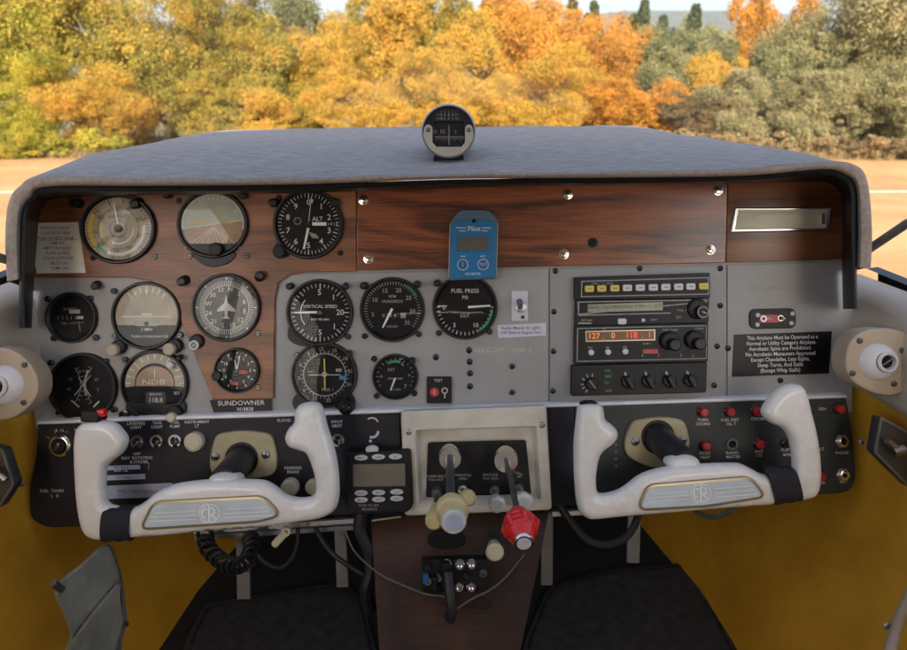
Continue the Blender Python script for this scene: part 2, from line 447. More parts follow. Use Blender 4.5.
# small black screws of the grey plates
b0 = screwmesh(436, 357, 2.6, 1.4, 'black_gloss')
for x, y in ((469, 350), (469.5, 361.5), (470, 373), (470, 386)): dup_part(b0, x - 436, y - 357)
c0 = screwmesh(555, 271, 2.3, 2.6, 'black_gloss')
for x, y in ((553.5, 311.5), (553, 351), (552.5, 390.5), (639, 268.5), (719, 268.5), (719, 305.5), (716, 346), (726.8, 348), (713, 385), (779, 380), (512, 366), (512, 392), (846, 344)):
    dup_part(c0, x - 555, y - 271)
mb = MB(); mb.prism([(28, 278), (58, 278), (46, 330), (44, 420), (36, 428), (28, 330)], .1, .5); mb.build('side_gusset', 'grey_paint', pan)
mb = MB(); mb.lathe(592, 243, [(5, 4.6), (5, 5.6), (3, 5.8)], 16).use(1); mb.flat(ell(592, 243, 2.6, n=14), 5.9); mb.build('blanking_plug', ['black_plastic', 'hole'], pan)
mb = MB(); mb.text('NAV', 482, 350.5, 7.5, 1.55).text('COM', 496, 350, 7.5, 1.55).text('VOR', 519, 350, 6, 1.55).text('2', 530, 350, 6.5, 1.55)
mb.build('lettering', 'olive_white', pan, label='pale yellow stencil lettering on the grey centre plate')
mb = MB(); mb.text('TEST', 496, 365.5, 4.5, 1.55).text('Beechcraft', 764, 288, 8, 2.35, 2); mb.build('lettering', 'dim_mark', pan)

# ================================================================== HOOD (glareshield)
gs = thing('glareshield', 'grey carpet covered hood arching over the instrument panel', 'glareshield', 450, 178, 0.79)
A = [(7, 281), (5, 240), (8, 204), (19, 186), (45, 175), (150, 177), (300, 177), (450, 173), (600, 171), (740, 167.5), (820, 161), (853, 164), (867, 179), (872, 225), (871, 267)]
B = [(58, 300), (56, 240), (59, 192), (76, 163), (106, 151.5), (190, 150), (310, 150), (450, 149), (590, 148), (700, 146.5), (775, 148), (804, 157), (819, 180), (822, 225), (822, 276)]
Cc = [(190, 290), (190, 240), (190, 190), (196, 146), (216, 131.5), (270, 129), (340, 127.8), (450, 127), (560, 126.2), (615, 125.5), (652, 129), (674, 142), (680, 190), (680, 240), (680, 266)]
AI = [(21, 279), (20, 242), (22, 211), (31, 197), (50, 186.5), (150, 186), (300, 184.5), (450, 179), (600, 178), (740, 176), (820, 169.5), (844, 174), (856, 187), (858, 228), (857, 268)]
def ring(pts, d, j=0.0, sd=0):
    q = catmull(pts, 10, False)
    return [P(x, y + j * noise.noise(Vector((x * .02, d * 9, sd))), d) for x, y in q]
def lerp(a, b, t): return [((1 - t) * x0 + t * x1, (1 - t) * y0 + t * y1) for (x0, y0), (x1, y1) in zip(a, b)]
def mid(a, da, b, db, t):       # linear in space between two outlines
    d = da * (1 - t) + db * t; out = []
    for (x0, y0), (x1, y1) in zip(a, b):
        p = P(x0, y0, da).lerp(P(x1, y1, db), t); out.append((CX + p.x / d * FP, VY - p.z / d * FP))
    return out, d
mb = MB(); rg = []
IN = lerp(A, AI, 0.12)
rg.append(ring(lerp(A, AI, 0.16), 0.7915, 1.5))
rg.append(ring(lerp(A, AI, 0.03), 0.797, 1.5))
rg.append(ring(A, 0.808, 1.5))
for t in [i / 8 for i in range(1, 8)]:
    o, d = mid(A, .808, B, .95, t); rg.append(ring(o, d, 2.4, 1))
rg.append(ring(B, .95, 1.4, 1))
for t in [i / 10 for i in range(1, 10)]:
    o, d = mid(B, .95, Cc, 1.25, t); rg.append(ring(o, d, 2.0, 1))
rg.append(ring(Cc, 1.25, 1.0, 1))
rg.append(ring([(x, y + 4) for x, y in Cc], 1.265)); rg.append(ring([(x, y + 30) for x, y in Cc], 1.27))
mb.rings(rg, False, False, closed=False)
mb.build('carpet_cover', 'fabric', gs, smooth=60)
mb = MB()
mb.rings([ring(lerp(A, AI, 0.02), .7985, 1.5), ring(lerp(A, AI, .14), .7905, 1.5), ring(lerp(A, AI, .4), .7885, 1.2), ring(lerp(A, AI, .75), .7895), ring(AI, .794), ring(AI, .83)], False, False, closed=False)
mb.build('edge_binding', 'fabric_lip', gs, smooth=60)
# black moulding inside the hood, running down both sides
mo = thing('hood_trim', 'black plastic trim lining the inside edge of the carpeted hood', 'trim', 450, 184, 0.80)
T0 = [(19, 328), (19, 279), (20, 242), (22, 211), (31, 197), (50, 186.8), (150, 186.3), (300, 184.8), (450, 179.3), (600, 178.3), (740, 176.3), (820, 169.8), (843, 174), (855, 187), (857, 228), (857, 268), (857, 309)]
T1 = [(27, 328), (26, 279), (27, 243), (28, 214), (36, 202), (52, 194), (150, 193), (300, 191.5), (450, 186), (600, 184), (740, 181.5), (820, 175.5), (838, 180), (849, 192), (850, 228), (851, 268), (851, 309)]
T2 = [(32, 328), (34, 279), (37, 243), (39, 218), (44, 206), (60, 198), (150, 195), (300, 193), (450, 188), (600, 185), (740, 182.6), (815, 181.5), (832, 185), (841, 196), (843, 228), (842, 268), (843, 309)]
mb = MB(); mb.rings([ring(T0, .83), ring(T0, .7945), ring(lerp(T0, T1, .35), .791), ring(lerp(T0, T1, .75), .793), ring(T1, .805), ring(T2, .872)], False, False, closed=False)
mb.build('moulding', 'black_plastic', mo, smooth=50)

# ================================================================== INSTRUMENTS
def gauge(name, label, px, py, r, group=None, corners=None, sx=1.0, sy=1.0, bez=4.0, d=PD, inner=.88, h0=2.5):
    t = thing(name, label, 'gauge', px, py, d, group)
    mb = MB(d)
    mb.lathe(px, py, [(r, -2), (r, h0 + bez * .6), (r * .975, h0 + bez), (r * .93, h0 + bez), (r * inner, h0 + bez * .3), (r * inner, h0 - .5)], 44, sx, sy, cap=False)
    mb.build('bezel', 'bezel_black', t)
    t['_r'] = r; t['_sx'] = sx; t['_sy'] = sy; t['_in'] = inner; t['_h'] = h0; t['_b'] = bez
    if corners:
        m = MB(d); x, y = corners[0]
        m.lathe(x, y, [(3.0, 0.3), (3.0, 3.4), (2.3, 4.2)], 14); m.use(1); m.line(x - 1.8, y - .5, x + 1.8, y + .5, .7, 4.3)
        s = m.build('screw', ['black_gloss', 'hole'], t)
        for x2, y2 in corners[1:]: dup_part(s, x2 - x, y2 - y, d)
    return t
def dial(t, px, py, base='dial_black', mats=(), d=PD, draw=None):
    r = t['_r'] * t['_in'] * 1.01; h = t['_h']
    mb = MB(d); mb.flat(ell(px, py, r * t['_sx'], r * t['_sy'], 44), h)
    if draw: draw(mb, h + .12)
    return mb.build('dial', [base] + list(mats), t)
def glass(t, px, py, m='dial_glass', d=PD):
    r = t['_r'] * (t['_in'] + .02)
    mb = MB(d); h = t['_h'] + t['_b'] * .45
    rg = [[mb.pt(px + r * k * t['_sx'] * math.cos(a), py + r * k * t['_sy'] * math.sin(a), h + (1 - k * k) * .5) for a in [2 * math.pi * i / 40 for i in range(40)]] for k in (1, .75, .5, .25)]
    mb.rings(rg, False, True); return mb.build('glass', m, t, smooth=80)
def needle(t, x0, y0, x1, y1, w0, w1, h, m='needle_white', d=PD, hub=2.2):
    a, b = Vector((x0, y0)), Vector((x1, y1)); q = (b - a).normalized(); q = Vector((-q.y, q.x))
    mb = MB(d); mb.prism([tuple(a + q * w0 / 2), tuple(b + q * w1 / 2), tuple(b - q * w1 / 2), tuple(a - q * w0 / 2)], h - .25, h)
    return mb.build('needle', m, t)
def hubcap(t, x, y, r, h, m='black_gloss', d=PD):
    return MB(d).lathe(x, y, [(r, h - 1), (r, h + .5), (r * .7, h + .8)], 16).build('hub', m, t)
def nums(mb, cx, cy, r, lst, size, h, sx=1.0):
    for s_, a in lst: mb.text(s_, cx + r * math.sin(R(a)) * sx, cy - r * math.cos(R(a)), size, h)
def knob(t, px, py, r, h0, h1, m, name='knob', d=PD, dx=0, dy=0, ribs=0, cap=None):
    mb = MB(d); n = 24
    prof = [(r, h0), (r, h1 - r * .25), (r * .92, h1 - r * .06), (r * .75, h1)]
    if ribs:
        rg = []
        for rr, h in prof:
            rg.append([mb.pt(px + (rr * (1 + (.06 if (i // 1) % 2 and rr > r * .8 else 0))) * math.cos(2 * math.pi * i / 32) + dx * h, py + (rr * (1 + (.06 if i % 2 and rr > r * .8 else 0))) * math.sin(2 * math.pi * i / 32) + dy * h, h) for i in range(32)])
        mb.rings(rg, False, True)
    else: mb.lathe(px, py, prof, n, dx=dx, dy=dy)
    return mb.build(name, m, t)

mat('asi_mark', (.12, .10, .075), .6)
# 1 airspeed
X, Y = 120.5, 229
t = gauge('airspeed_indicator', 'large pale dial with yellow, green and white arcs, top left of the panel', X, Y, 37.5, corners=[(95, 258), (156, 257)], sx=1.01, sy=.94, h0=4.4)
def f(mb, h):
    mb.use(1).ticks(X, Y, 28, 32, range(10, 350, 6), .8, h).ticks(X, Y, 25, 32, range(10, 350, 30), 1.2, h).arc(X, Y, 8, 8.7, 0, 360, h, 30).arc(X, Y, 20, 20.6, 20, 340, h, 40)
    nums(mb, X, Y, 22.5, [('40', 30), ('60', 65), ('80', 110), ('100', 150), ('120', 190), ('140', 225), ('160', 262), ('180', 300)], 6, h)
    mb.text('AIRSPEED', X, Y - 12, 5, h).text('KNOTS', X, Y + 8, 4, h)
    mb.use(2).arc(X, Y, 24, 27, 82, 205, h + .1).arc(X, Y, 14, 16, 85, 205, h + .1)
    mb.use(3).arc(X, Y, 26, 30, 232, 300, h + .2).arc(X, Y, 16, 19, 240, 290, h + .2)
    mb.use(4).arc(X, Y, 25, 28, 205, 238, h + .15)
    mb.use(5).arc(X, Y, 26, 30, 302, 305, h + .2, 2)
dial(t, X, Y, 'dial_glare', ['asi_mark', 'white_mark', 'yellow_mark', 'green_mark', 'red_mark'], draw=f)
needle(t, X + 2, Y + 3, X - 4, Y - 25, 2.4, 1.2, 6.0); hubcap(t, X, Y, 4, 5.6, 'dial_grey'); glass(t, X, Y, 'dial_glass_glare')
# 2 attitude
X, Y = 214.5, 224.5
t = gauge('attitude_indicator', 'horizon gauge with pale green upper half and brown lower half, top row', X, Y, 35.5, corners=[(180, 201), (191, 256.5), (248, 256)], sy=.96, h0=4.4)
def f(mb, h):
    r = 30.6
    pts = [(X + r * math.sin(R(a)), Y - r * .97 * math.cos(R(a))) for a in range(-98, 83, 6)]
    mb.use(1).flat(pts, h)
    mb.use(2).flat([(X + r * math.sin(R(a)), Y - r * .97 * math.cos(R(a))) for a in range(82, 263, 6)], h + .05)
    mb.use(3).line(X - 30, Y + 4.5, X + 30, Y - 4, 1.1, h + .2)
    for k in range(-4, 5): mb.line(X, Y + 3, X + k * 7, Y + 24, .5, h + .15)
    mb.ticks(X, Y, 24, 29, (-60, -30, -20, -10, 0, 10, 20, 30, 60), 1.1, h + .3)
    mb.use(4).line(X + 6, Y - 1, X + 20, Y - 1, 1.6, h + 1.2).line(X - 20, Y - 1, X - 6, Y - 1, 1.6, h + 1.2)
    mb.use(3).arc(X, Y, 29.5, 31, -100, 100, h + .3, 30)
dial(t, X, Y, 'dial_black', ['dial_sky', 'dial_brown', 'white_mark', 'yellow_mark'], draw=f)
m = MB(); r = 31.5; m.prism([(X + r * math.sin(R(a)), Y - r * .95 * math.cos(R(a))) for a in range(131, 230, 7)], 2, 6.6, .4); m.build('mask', 'bezel_black', t)
m = MB(); m.prism(catmull([(194, 252), (235, 252), (232, 262), (222, 266), (212, 267), (202, 263)], 4), 1, 4.5, .8); m.build('knob_housing', 'bezel_black', t)
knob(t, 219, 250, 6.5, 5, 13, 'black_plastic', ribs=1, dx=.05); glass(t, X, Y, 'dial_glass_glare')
# 3 altimeter
X, Y = 309.5, 224.5
t = gauge('altimeter', 'black altimeter dial with white numerals beside the wood seam, third dial of the top row', X, Y, 35, corners=[(341, 253), (280, 198)], h0=4.6)
def f(mb, h):
    mb.use(1).ticks(X, Y, 27, 30.5, [a * 7.2 for a in range(50)], .6, h).ticks(X, Y, 25.5, 30.5, range(0, 360, 36), 1.0, h)
    nums(mb, X, Y, 21.5, [(str(i), i * 36) for i in range(10)], 8, h)
    mb.text('ALT', X + 9, Y - 5, 6, h).text('1 0 1 6', X + 24, Y, 3.6, h)
    mb.use(1).flat([(X + 2, Y - 24.5), (X + 5, Y - 24.5), (X + 3.5, Y - 20)], h)
    for k in range(6): mb.line(X + 1 + k * 1.2, Y + 8 + k * .4, X + 4 + k * 1.2, Y + 14, .5, h)
    mb.ticks(X - 11, Y - 3, 2.5, 4, range(0, 360, 30), .5, h)
dial(t, X, Y, 'dial_black', ['white_mark'], draw=f)
needle(t, X, Y + 4, X - 4.5, Y + 25, 2.6, 2.0, 6.0); needle(t, X + 4, Y, X + 18, Y, 3.4, 3.4, 6.2); needle(t, X, Y, X + 3, Y - 27, .7, .7, 5.6, 'white_mark'); hubcap(t, X, Y, 2.5, 6.2); glass(t, X, Y)
m = MB(); m.prism(rrect(283.5, 250, 17, 15, 6), 1, 4.2, .8); m.build('knob_housing', 'bezel_black', t)
knob(t, 282.5, 252, 6.3, 4, 12, 'black_plastic', ribs=1, dx=-.1)
# 4 clock / hour meter
X, Y = 73, 317.5
t = gauge('hour_meter', 'small black gauge with printed counters, left end of the panel above the crossed-needle gauge', X, Y, 25.5, corners=[(49, 299), (91, 298.5), (55, 338), (97, 337.5)], h0=1.4, inner=.84)
def f(mb, h):
    mb.use(1).text('QUARTZ', X - 2, Y - 8.5, 3.4, h + .3).text('TIME - UTC', X - 4, Y + 6, 3, h)
    for k in range(5): mb.line(X - 14 + k * 4.4, Y - 1.5, X - 14 + k * 4.4, Y + 2, .9, h)
    mb.use(2).flat(rrect(X + 2.5, Y - 6, 11, 4, .5), h + .1).flat(rrect(X + 8, Y, 6.5, 3.2, .4), h + .1)
    mb.use(1).line(X + 6.5, Y + 4, X + 8, Y + 14, 1, h).line(X + 2, Y + 5, X + 12, Y + 5, .7, h)
dial(t, X, Y, 'dial_black', ['dim_mark', 'white_mark'], draw=f); glass(t, X, Y)
# 5 turn coordinator
X, Y = 147.5, 315.5
t = gauge('turn_coordinator', 'round gauge with ticks on its pale upper half, above two cream capped knobs', X, Y, 35, corners=[(115, 291), (116, 336), (181, 335)], sy=.97, h0=1.8, inner=.9)
def f(mb, h):
    r = 30.8
    mb.use(1).flat([(X + r * math.sin(R(a)), Y - r * math.cos(R(a))) for a in range(-108, 109, 6)], h)  # reflected glare painted as a pale upper half on the black dial
    mb.use(2).ticks(X, Y, 23, 29, (-40, -27, -14, 0, 14, 27, 40), 1.6, h + .2).flat([(X - 2, Y - 26), (X + 2, Y - 26), (X, Y - 19)], h + .25)
    mb.line(X - 25, Y + 1, X + 25, Y + 1, 1.2, h + .2).line(X - 5, Y - 1.2, X + 5, Y - 1.2, 2.2, h + .25)
    mb.text('2 MIN', X, Y + 14, 4.4, h).text('TURN COORDINATOR', X + 3, Y + 21, 3.6, h)
    mb.use(3).flat(rrect(X, Y + 8, 24, 5, 2), h + .3)
    mb.use(0).flat(ell(X, Y + 8, 2.2, n=14), h + .5)
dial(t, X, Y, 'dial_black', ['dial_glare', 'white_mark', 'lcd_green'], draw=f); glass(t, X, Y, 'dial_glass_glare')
# 6 heading indicator
X, Y = 228, 307.5
t = gauge('heading_indicator', 'round gauge with a compass rose of small white numbers, middle of the wood lobe', X, Y, 34, corners=[(259, 333)], h0=4.6, inner=.9)
def f(mb, h):
    mb.use(1).ticks(X, Y, 22.5, 27, range(0, 360, 5), .7, h)
    nums(mb, X, Y, 18.5, [(s_, i * 30 + 12) for i, s_ in enumerate(['N', '3', '6', 'E', '12', '15', 'S', '21', '24', 'W', '30', '33'])], 6.5, h)
    mb.use(2).ticks(X, Y, 28, 30, range(0, 360, 45), 1.6, h)
    mb.use(1).arc(X, Y, 21.8, 22.4, 0, 360, h, 40)
    m_ = [(0, -13), (1.6, -5), (9, 2), (9, 4), (1.6, 3), (1.3, 8), (4, 11), (-4, 11), (-1.3, 8), (-1.6, 3), (-9, 4), (-9, 2), (-1.6, -5)]
    mb.use(1).flat([(X + a, Y + b) for a, b in m_], h + 1.2)
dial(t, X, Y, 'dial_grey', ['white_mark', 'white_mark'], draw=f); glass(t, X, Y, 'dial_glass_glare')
t2 = thing('adjuster_knob', 'small black knob with a pale ring left of the clock on the wood', 'knob', 197, 344.5)
knob(t2, 198.5, 341, 7, 2, 7, 'black_plastic', 'base', ribs=1); MB().lathe(197, 344.5, [(4.8, 7), (4.8, 9), (3, 9.2), (3, 8)], 18, cap=False).build('ring', 'sticker', t2); knob(t2, 197, 344.5, 3, 7, 8.4, 'black_gloss', 'centre')
# 7 clock
X, Y = 238.5, 370
t = gauge('clock', 'small black clock with white hands and red marks, bottom of the wood lobe', X, Y, 22.5, corners=[(259, 387)], h0=4.6, inner=.86)
def f(mb, h):
    mb.use(1).ticks(X, Y, 16, 18.5, range(0, 360, 30), 1.1, h)
    nums(mb, X, Y, 13, [(s_, i * 30) for i, s_ in enumerate(['12', '1', '2', '3', '4', '5', '6', '7', '8', '9', '10', '11'])], 4.2, h)
    mb.use(2).flat(rrect(X + 6, Y + 1.5, 8, 3.6, 1), h + .2).flat(rrect(X - 3, Y + 13, 6, 3.5, 1), h + .2)
dial(t, X, Y, 'dial_black', ['white_mark', 'red_mark'], draw=f)
needle(t, X, Y, X + 3, Y - 15, 1.2, .8, 5.6); needle(t, X, Y, X - 2, Y - 11, 1.4, .8, 5.8); hubcap(t, X, Y, 1.6, 5.8); glass(t, X, Y)
knob(t, 219, 375, 5, 2, 9, 'black_plastic')
# 8 crossed needle gauge
X, Y = 84, 387
t = gauge('crossed_needle_gauge', 'black gauge with two crossed curved scales, lower left corner of the panel', X, Y, 34.5, corners=[(52, 362.5), (107, 361), (60, 412), (115, 409.5)], h0=1.4, inner=.9)
def f(mb, h):
    mb.use(1).arc(X - 31, Y - 2, 28, 28.8, 52, 130, h).arc(X + 31, Y - 2, 28, 28.8, 232, 308, h)
    mb.ticks(X - 31, Y - 2, 28.8, 32, range(56, 130, 9), .8, h).ticks(X + 31, Y - 2, 28.8, 32, range(234, 308, 9), .8, h)
    mb.use(2).line(X - 12, Y + 13, X - 4, Y + 20, 1.5, h).line(X + 16, Y + 14, X + 10, Y + 20, 1.5, h).arc(X + 31, Y - 2, 29, 30.4, 250, 300, h + .1)
    mb.use(1).text('FUEL FLOW', X, Y - 16, 3, h); nums(mb, X, Y, 15, [('15', 300), ('20', 60), ('5', 100), ('10', 262)], 4, h)
dial(t, X, Y, 'dial_black', ['dim_mark', 'white_mark'], draw=f)
needle(t, X - 8, Y + 8, X + 8, Y - 12, .9, .5, 2.6); needle(t, X + 8, Y + 9, X - 4, Y - 10, .9, .5, 2.9); glass(t, X, Y)
# 9 radio direction gauge with its readout
X, Y = 155.5, 383
t = gauge('direction_finder', 'gauge with an arched pale scale above a small number window', X, Y, 34, corners=[(126, 359.5)], h0=1.6, inner=.92)
def f(mb, h):
    mb.use(1).arc(X, Y, 20, 29.5, -98, 98, h, 40)
    mb.use(4).flat([(X + 19 * math.sin(R(a)), Y - 17 * math.cos(R(a))) for a in range(-100, 101, 8)], h)
    mb.use(2).ticks(X, Y, 24, 29, range(-90, 91, 15), 1.4, h + .2); nums(mb, X, Y, 22, [('3', -75), ('6', -45), ('33', 45), ('30', 75)], 4.5, h + .2)
    mb.line(X, Y - 14, X, Y - 5, .9, h + .3).text('NDB', X - 1, Y - 1, 7.5, h + .4, xs=1.5)
    mb.use(3).flat(rrect(X + 1, Y + 16, 20, 15, 1), h + .2)
    mb.use(2).text('BEACON', X + 1, Y + 11, 3, h + .4).text('118.8', X + 1, Y + 17, 6.5, h + .4).text('SET', X + 22, Y + 10, 4, h + .2)
    mb.use(5).flat(ell(X + 2.5, Y + 26, 2.8, n=12), h + .3)
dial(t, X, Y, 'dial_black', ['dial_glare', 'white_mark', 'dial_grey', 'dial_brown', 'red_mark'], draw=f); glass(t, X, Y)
m = MB(); m.prism(catmull([(128, 402), (140, 403), (170, 404), (184, 401), (187, 408), (181, 416), (150, 417), (131, 417)], 4), .5, 4.2, .8); m.build('lower_housing', 'bezel_black', t)
MB().lathe(127.5, 414, [(5.2, 3), (5.2, 8), (3.4, 8.3), (3.4, 6.5)], 18, cap=True).build('knob', 'black_gloss', t)
MB().lathe(139, 413, [(3.4, 3), (3.2, 7), (2, 7.4)], 14).build('knob', 'black_plastic', t)
knob(t, 177.5, 411.5, 7.2, 3, 10, 'black_plastic', 'knob', ribs=1); MB().lathe(176.5, 415, [(4.8, 9), (4.7, 15), (3.8, 16)], 20).build('knob', 'knob_ivory', t)
MB().lathe(172.3, 364.7, [(3.6, 3), (3.4, 7), (2.2, 8)], 16).build('knob', 'white_mark', t)
# cream push knobs below the turn coordinator
t = thing('push_control', 'short cream capped knob left below the half black gauge', 'knob', 117, 349, group='cream capped knobs between the left gauges')
knob(t, 120.5, 346.5, 7.5, 1, 6, 'black_plastic', 'base'); knob(t, 117, 349.3, 6.2, 5, 12, 'tan_plastic', 'cap')
dup(t, 173, 348, label='short cream capped knob right below the half black gauge')
# 10 vertical speed
X, Y = 320.5, 312.5
t = gauge('vertical_speed_indicator', 'black gauge with a white needle pointing straight left, below the altimeter', X, Y, 33.5, corners=[(348.5, 336.5), (292, 286), (346, 286.5)], h0=1.8, inner=.88)
def f(mb, h):
    mb.use(1).ticks(X, Y, 25.5, 29, range(0, 360, 9), .7, h).ticks(X, Y, 23.5, 29, (0, 45, 90, 135, 180, 225, 270, 315), 1.1, h)
    nums(mb, X, Y, 20, [('5', -2), ('1', 42), ('20', 90), ('1', 135), ('5', 180)], 8, h)
    mb.text('VERTICAL SPEED', X, Y - 6, 4.6, h).text('FEET PER MIN', X, Y + 7, 3, h).arc(X, Y, 19, 19.9, 232, 310, h)
dial(t, X, Y, 'dial_black', ['white_mark'], draw=f); needle(t, X + 2, Y - .5, X - 25, Y, 2.6, 1.6, 3.6); hubcap(t, X, Y, 3, 3.3); glass(t, X, Y)
m = MB(); m.prism(catmull([(290, 326), (298, 331), (312, 344), (305, 346), (295, 343), (289, 337)], 4), .5, 4.4, .8); m.build('knob_housing', 'bezel_black', t)
# 11 tachometer
X, Y = 392.5, 309.5
t = gauge('tachometer', 'black tachometer with a green arc and hour counter, left of the fuel pressure gauge', X, Y, 32.5, corners=[(365, 336), (419, 334), (365, 286.5), (417.5, 284.5)], h0=1.8)
def f(mb, h):
    mb.use(1).ticks(X, Y, 25, 28.5, range(-130, 131, 6), .7, h)
    nums(mb, X, Y, 20, [('5', -105), ('10', -62), ('15', -22), ('20', 18), ('25', 55), ('30', 95), ('35', 132)], 6, h)
    mb.text('RPM', X, Y - 13, 4, h).text('HUNDREDS', X, Y - 8, 4, h).text('HOURS', X, Y + 17, 3.4, h)
    mb.use(3).flat(rrect(X + 1, Y + 6, 24, 6, .6), h + .1)
    mb.use(1).text('1 2 3 4', X - 3, Y + 6, 4.6, h + .3); mb.use(1).flat(rrect(X + 11, Y + 6, 5, 5, .4), h + .25)
    mb.use(2).arc(X, Y, 27, 29, 25, 62, h + .1)
dial(t, X, Y, 'dial_black', ['dim_mark', 'green_mark', 'black_gloss'], draw=f); needle(t, X, Y - 1, X - 9.5, Y + 18, 2.6, 1.6, 3.8); glass(t, X, Y)
# 12 fuel pressure
X, Y = 465, 307
t = gauge('fuel_pressure_gauge', 'black fuel pressure gauge with a white needle pointing right, partly under the blue meter', X, Y, 32.5, corners=[(439, 333), (489.5, 331.5), (437.5, 283)], h0=1.8)
def f(mb, h):
    mb.use(1).text('FUEL PRESS', X, Y - 16, 5.6, h).text('PSI', X, Y - 9.5, 5, h).text('E.G.T.', X, Y + 9, 3.6, h)
    mb.ticks(X, Y, 25, 28.5, range(90, 271, 9), .8, h); nums(mb, X, Y, 21, [('0', 268), ('5', 210), ('10', 150)], 6, h); mb.line(X - 27, Y - 1, X - 18, Y - 1, 1.2, h + .1)
    mb.use(2).arc(X, Y, 26, 28.5, 95, 150, h + .1)
dial(t, X, Y, 'dial_black', ['white_mark', 'green_mark'], draw=f); needle(t, X + 3, Y, X + 25, Y - 1.5, 2.4, 1.6, 3.8); glass(t, X, Y)
# 13 course deviation
X, Y = 325, 374.5
t = gauge('course_indicator', 'black gauge with a yellow and white cross inside a numbered ring', X, Y, 33, corners=[(297.5, 355), (350, 354)], h0=1.8, inner=.9)
def f(mb, h):
    mb.use(1).arc(X, Y, 20.5, 21.6, 0, 360, h, 50).ticks(X, Y, 21.6, 24, range(0, 360, 10), .7, h)
    nums(mb, X, Y, 26, [(s_, i * 30 - 8) for i, s_ in enumerate(['12', '15', '18', '21', '24', '27', '30', '33', '0', '3', '6', '9'])], 5, h)
    mb.use(1).line(X - 15, Y, X + 15, Y, .7, h); mb.ticks(X, Y, 3, 14, (), 1, h)
    for k in range(-5, 6):
        mb.flat(ell(X + k * 2.8, Y, .5, n=6), h + .1)
    mb.text('NAV', X - 14, Y - 3, 3.4, h).text('VOR 1', X + 3, Y + 15, 4.5, h); mb.flat(rrect(X + 14, Y - 4.5, 6, 3, .5), h)
    mb.use(2).flat(rrect(X + 18, Y + 3, 7, 4, 1.5), h)
    mb.use(3).line(X + 3, Y - 1, X - 1, Y - 1, 1, h)
dial(t, X, Y, 'dial_black', ['dim_mark', 'blue_mark', 'red_mark'], draw=f)
needle(t, X, Y - 16, X + .5, Y + 15, 1.5, 1.5, 3.4, 'yellow_mark'); needle(t, X - 16, Y + .2, X + 16, Y, .9, .9, 3.1, 'olive_white')
MB().frame(ell(X, Y - .5, 2.6, n=16), ell(X, Y - .5, 1.6, n=16), 3, 3.8).build('centre_ring', 'olive_white', t); glass(t, X, Y)
m = MB(); m.prism(ell(345, 402, 11), .5, 3.4, .8); m.prism(ell(303, 402, 10), .5, 3.2, .8); m.build('knob_housing', 'bezel_black', t)
knob(t, 348, 405.5, 7.5, 3, 14, 'black_plastic', ribs=1); MB().lathe(348, 406, [(4.2, 13), (4.2, 16), (3, 16.6)], 18).build('knob', 'black_gloss', t)
# 14 small engine gauge
X, Y = 395.5, 376.5
t = gauge('engine_gauge', 'small black gauge with green arc and white needle, below the tachometer', X, Y, 23, corners=[(374.5, 358.5), (377, 395.5), (414.5, 393)], h0=1.8, inner=.86)
def f(mb, h):
    mb.use(1).text('EGT', X - 4, Y - 7, 4, h).text('HIGH TEMP', X, Y + 2, 3, h).text('25 F DIV', X, Y + 13, 3.2, h); nums(mb, X, Y, 14, [('+', 270), ('+', 85), ('4', 30), ('7', 135)], 6, h)
    mb.ticks(X, Y, 16.5, 19, range(-120, 121, 15), .7, h)
    mb.use(2).arc(X, Y, 14, 16.5, -30, 20, h + .1)
dial(t, X, Y, 'dial_black', ['dim_mark', 'green_mark'], draw=f); needle(t, X, Y + 1, X - 4.5, Y + 13, 2, 1.2, 3.6); glass(t, X, Y)
# post lights
def post(px, py, label, dx=0.0, dy=0.3, k=1.0):
    t = thing('post_light', label, 'panel light', px, py, group='black post lights around the gauges')
    m = MB(); m.lathe(px - dx * 6, py - dy * 4, [(4.6 * k, 1), (4.6 * k, 8), (4.2 * k, 10), (3 * k, 10.6)], 16, dx=dx, dy=dy); m.build('housing', 'black_plastic', t)
    m = MB(); m.prism(rrect(px + dx * 4, py + dy * 6, 8 * k, 6 * k, 2, 20 * (1 if dx > 0 else -1)), 5, 11, .8); m.build('hood', 'bezel_black', t)
    return t
for a in [(81, 204, 'black post light touching the upper left rim of the airspeed dial', -.3, .1), (140, 203, 'black post light overlapping the upper right rim of the airspeed dial', -.3, .4, 1.15),
          (170, 195.5, 'black post light between the first two top dials, under the hood edge', 0, .2, .8), (245, 196, 'black post light at the upper right of the horizon gauge', .1, .2, .8),
          (276, 203, 'black post light left of the altimeter numerals', -.2, .2), (336, 203, 'black post light right of the altimeter top', .3, .1),
          (186, 280, 'black post light on the wood between the half black gauge and the compass rose gauge', -.3, .3, 1.05), (261, 277, 'black post light on the wood right of the compass rose gauge', .3, -.2, 1.05),
          (99, 285, 'black post light on grey metal above the small hour meter', .1, .2, .9),
          (291.5, 286, 'black post light at the upper left of the vertical speed gauge', -.1, .1, .75), (346.5, 286, 'black post light at the upper right of the vertical speed gauge', .1, .1, .75),
          (364.5, 285.5, 'black post light at the upper left of the tachometer', -.1, .1, .8), (418, 284, 'black post light at the upper right of the tachometer', .1, .1, .8),
          (437, 283, 'black post light at the upper left of the fuel pressure gauge', -.1, .1, .75), (350, 353, 'black post light at the upper right of the course gauge', .1, .1, .7),
          (413, 360, 'black post light at the upper right of the small engine gauge', .1, .1, .7), (182, 357, 'black post light above the number window gauge', .1, .1, .6)]:
    post(*a)

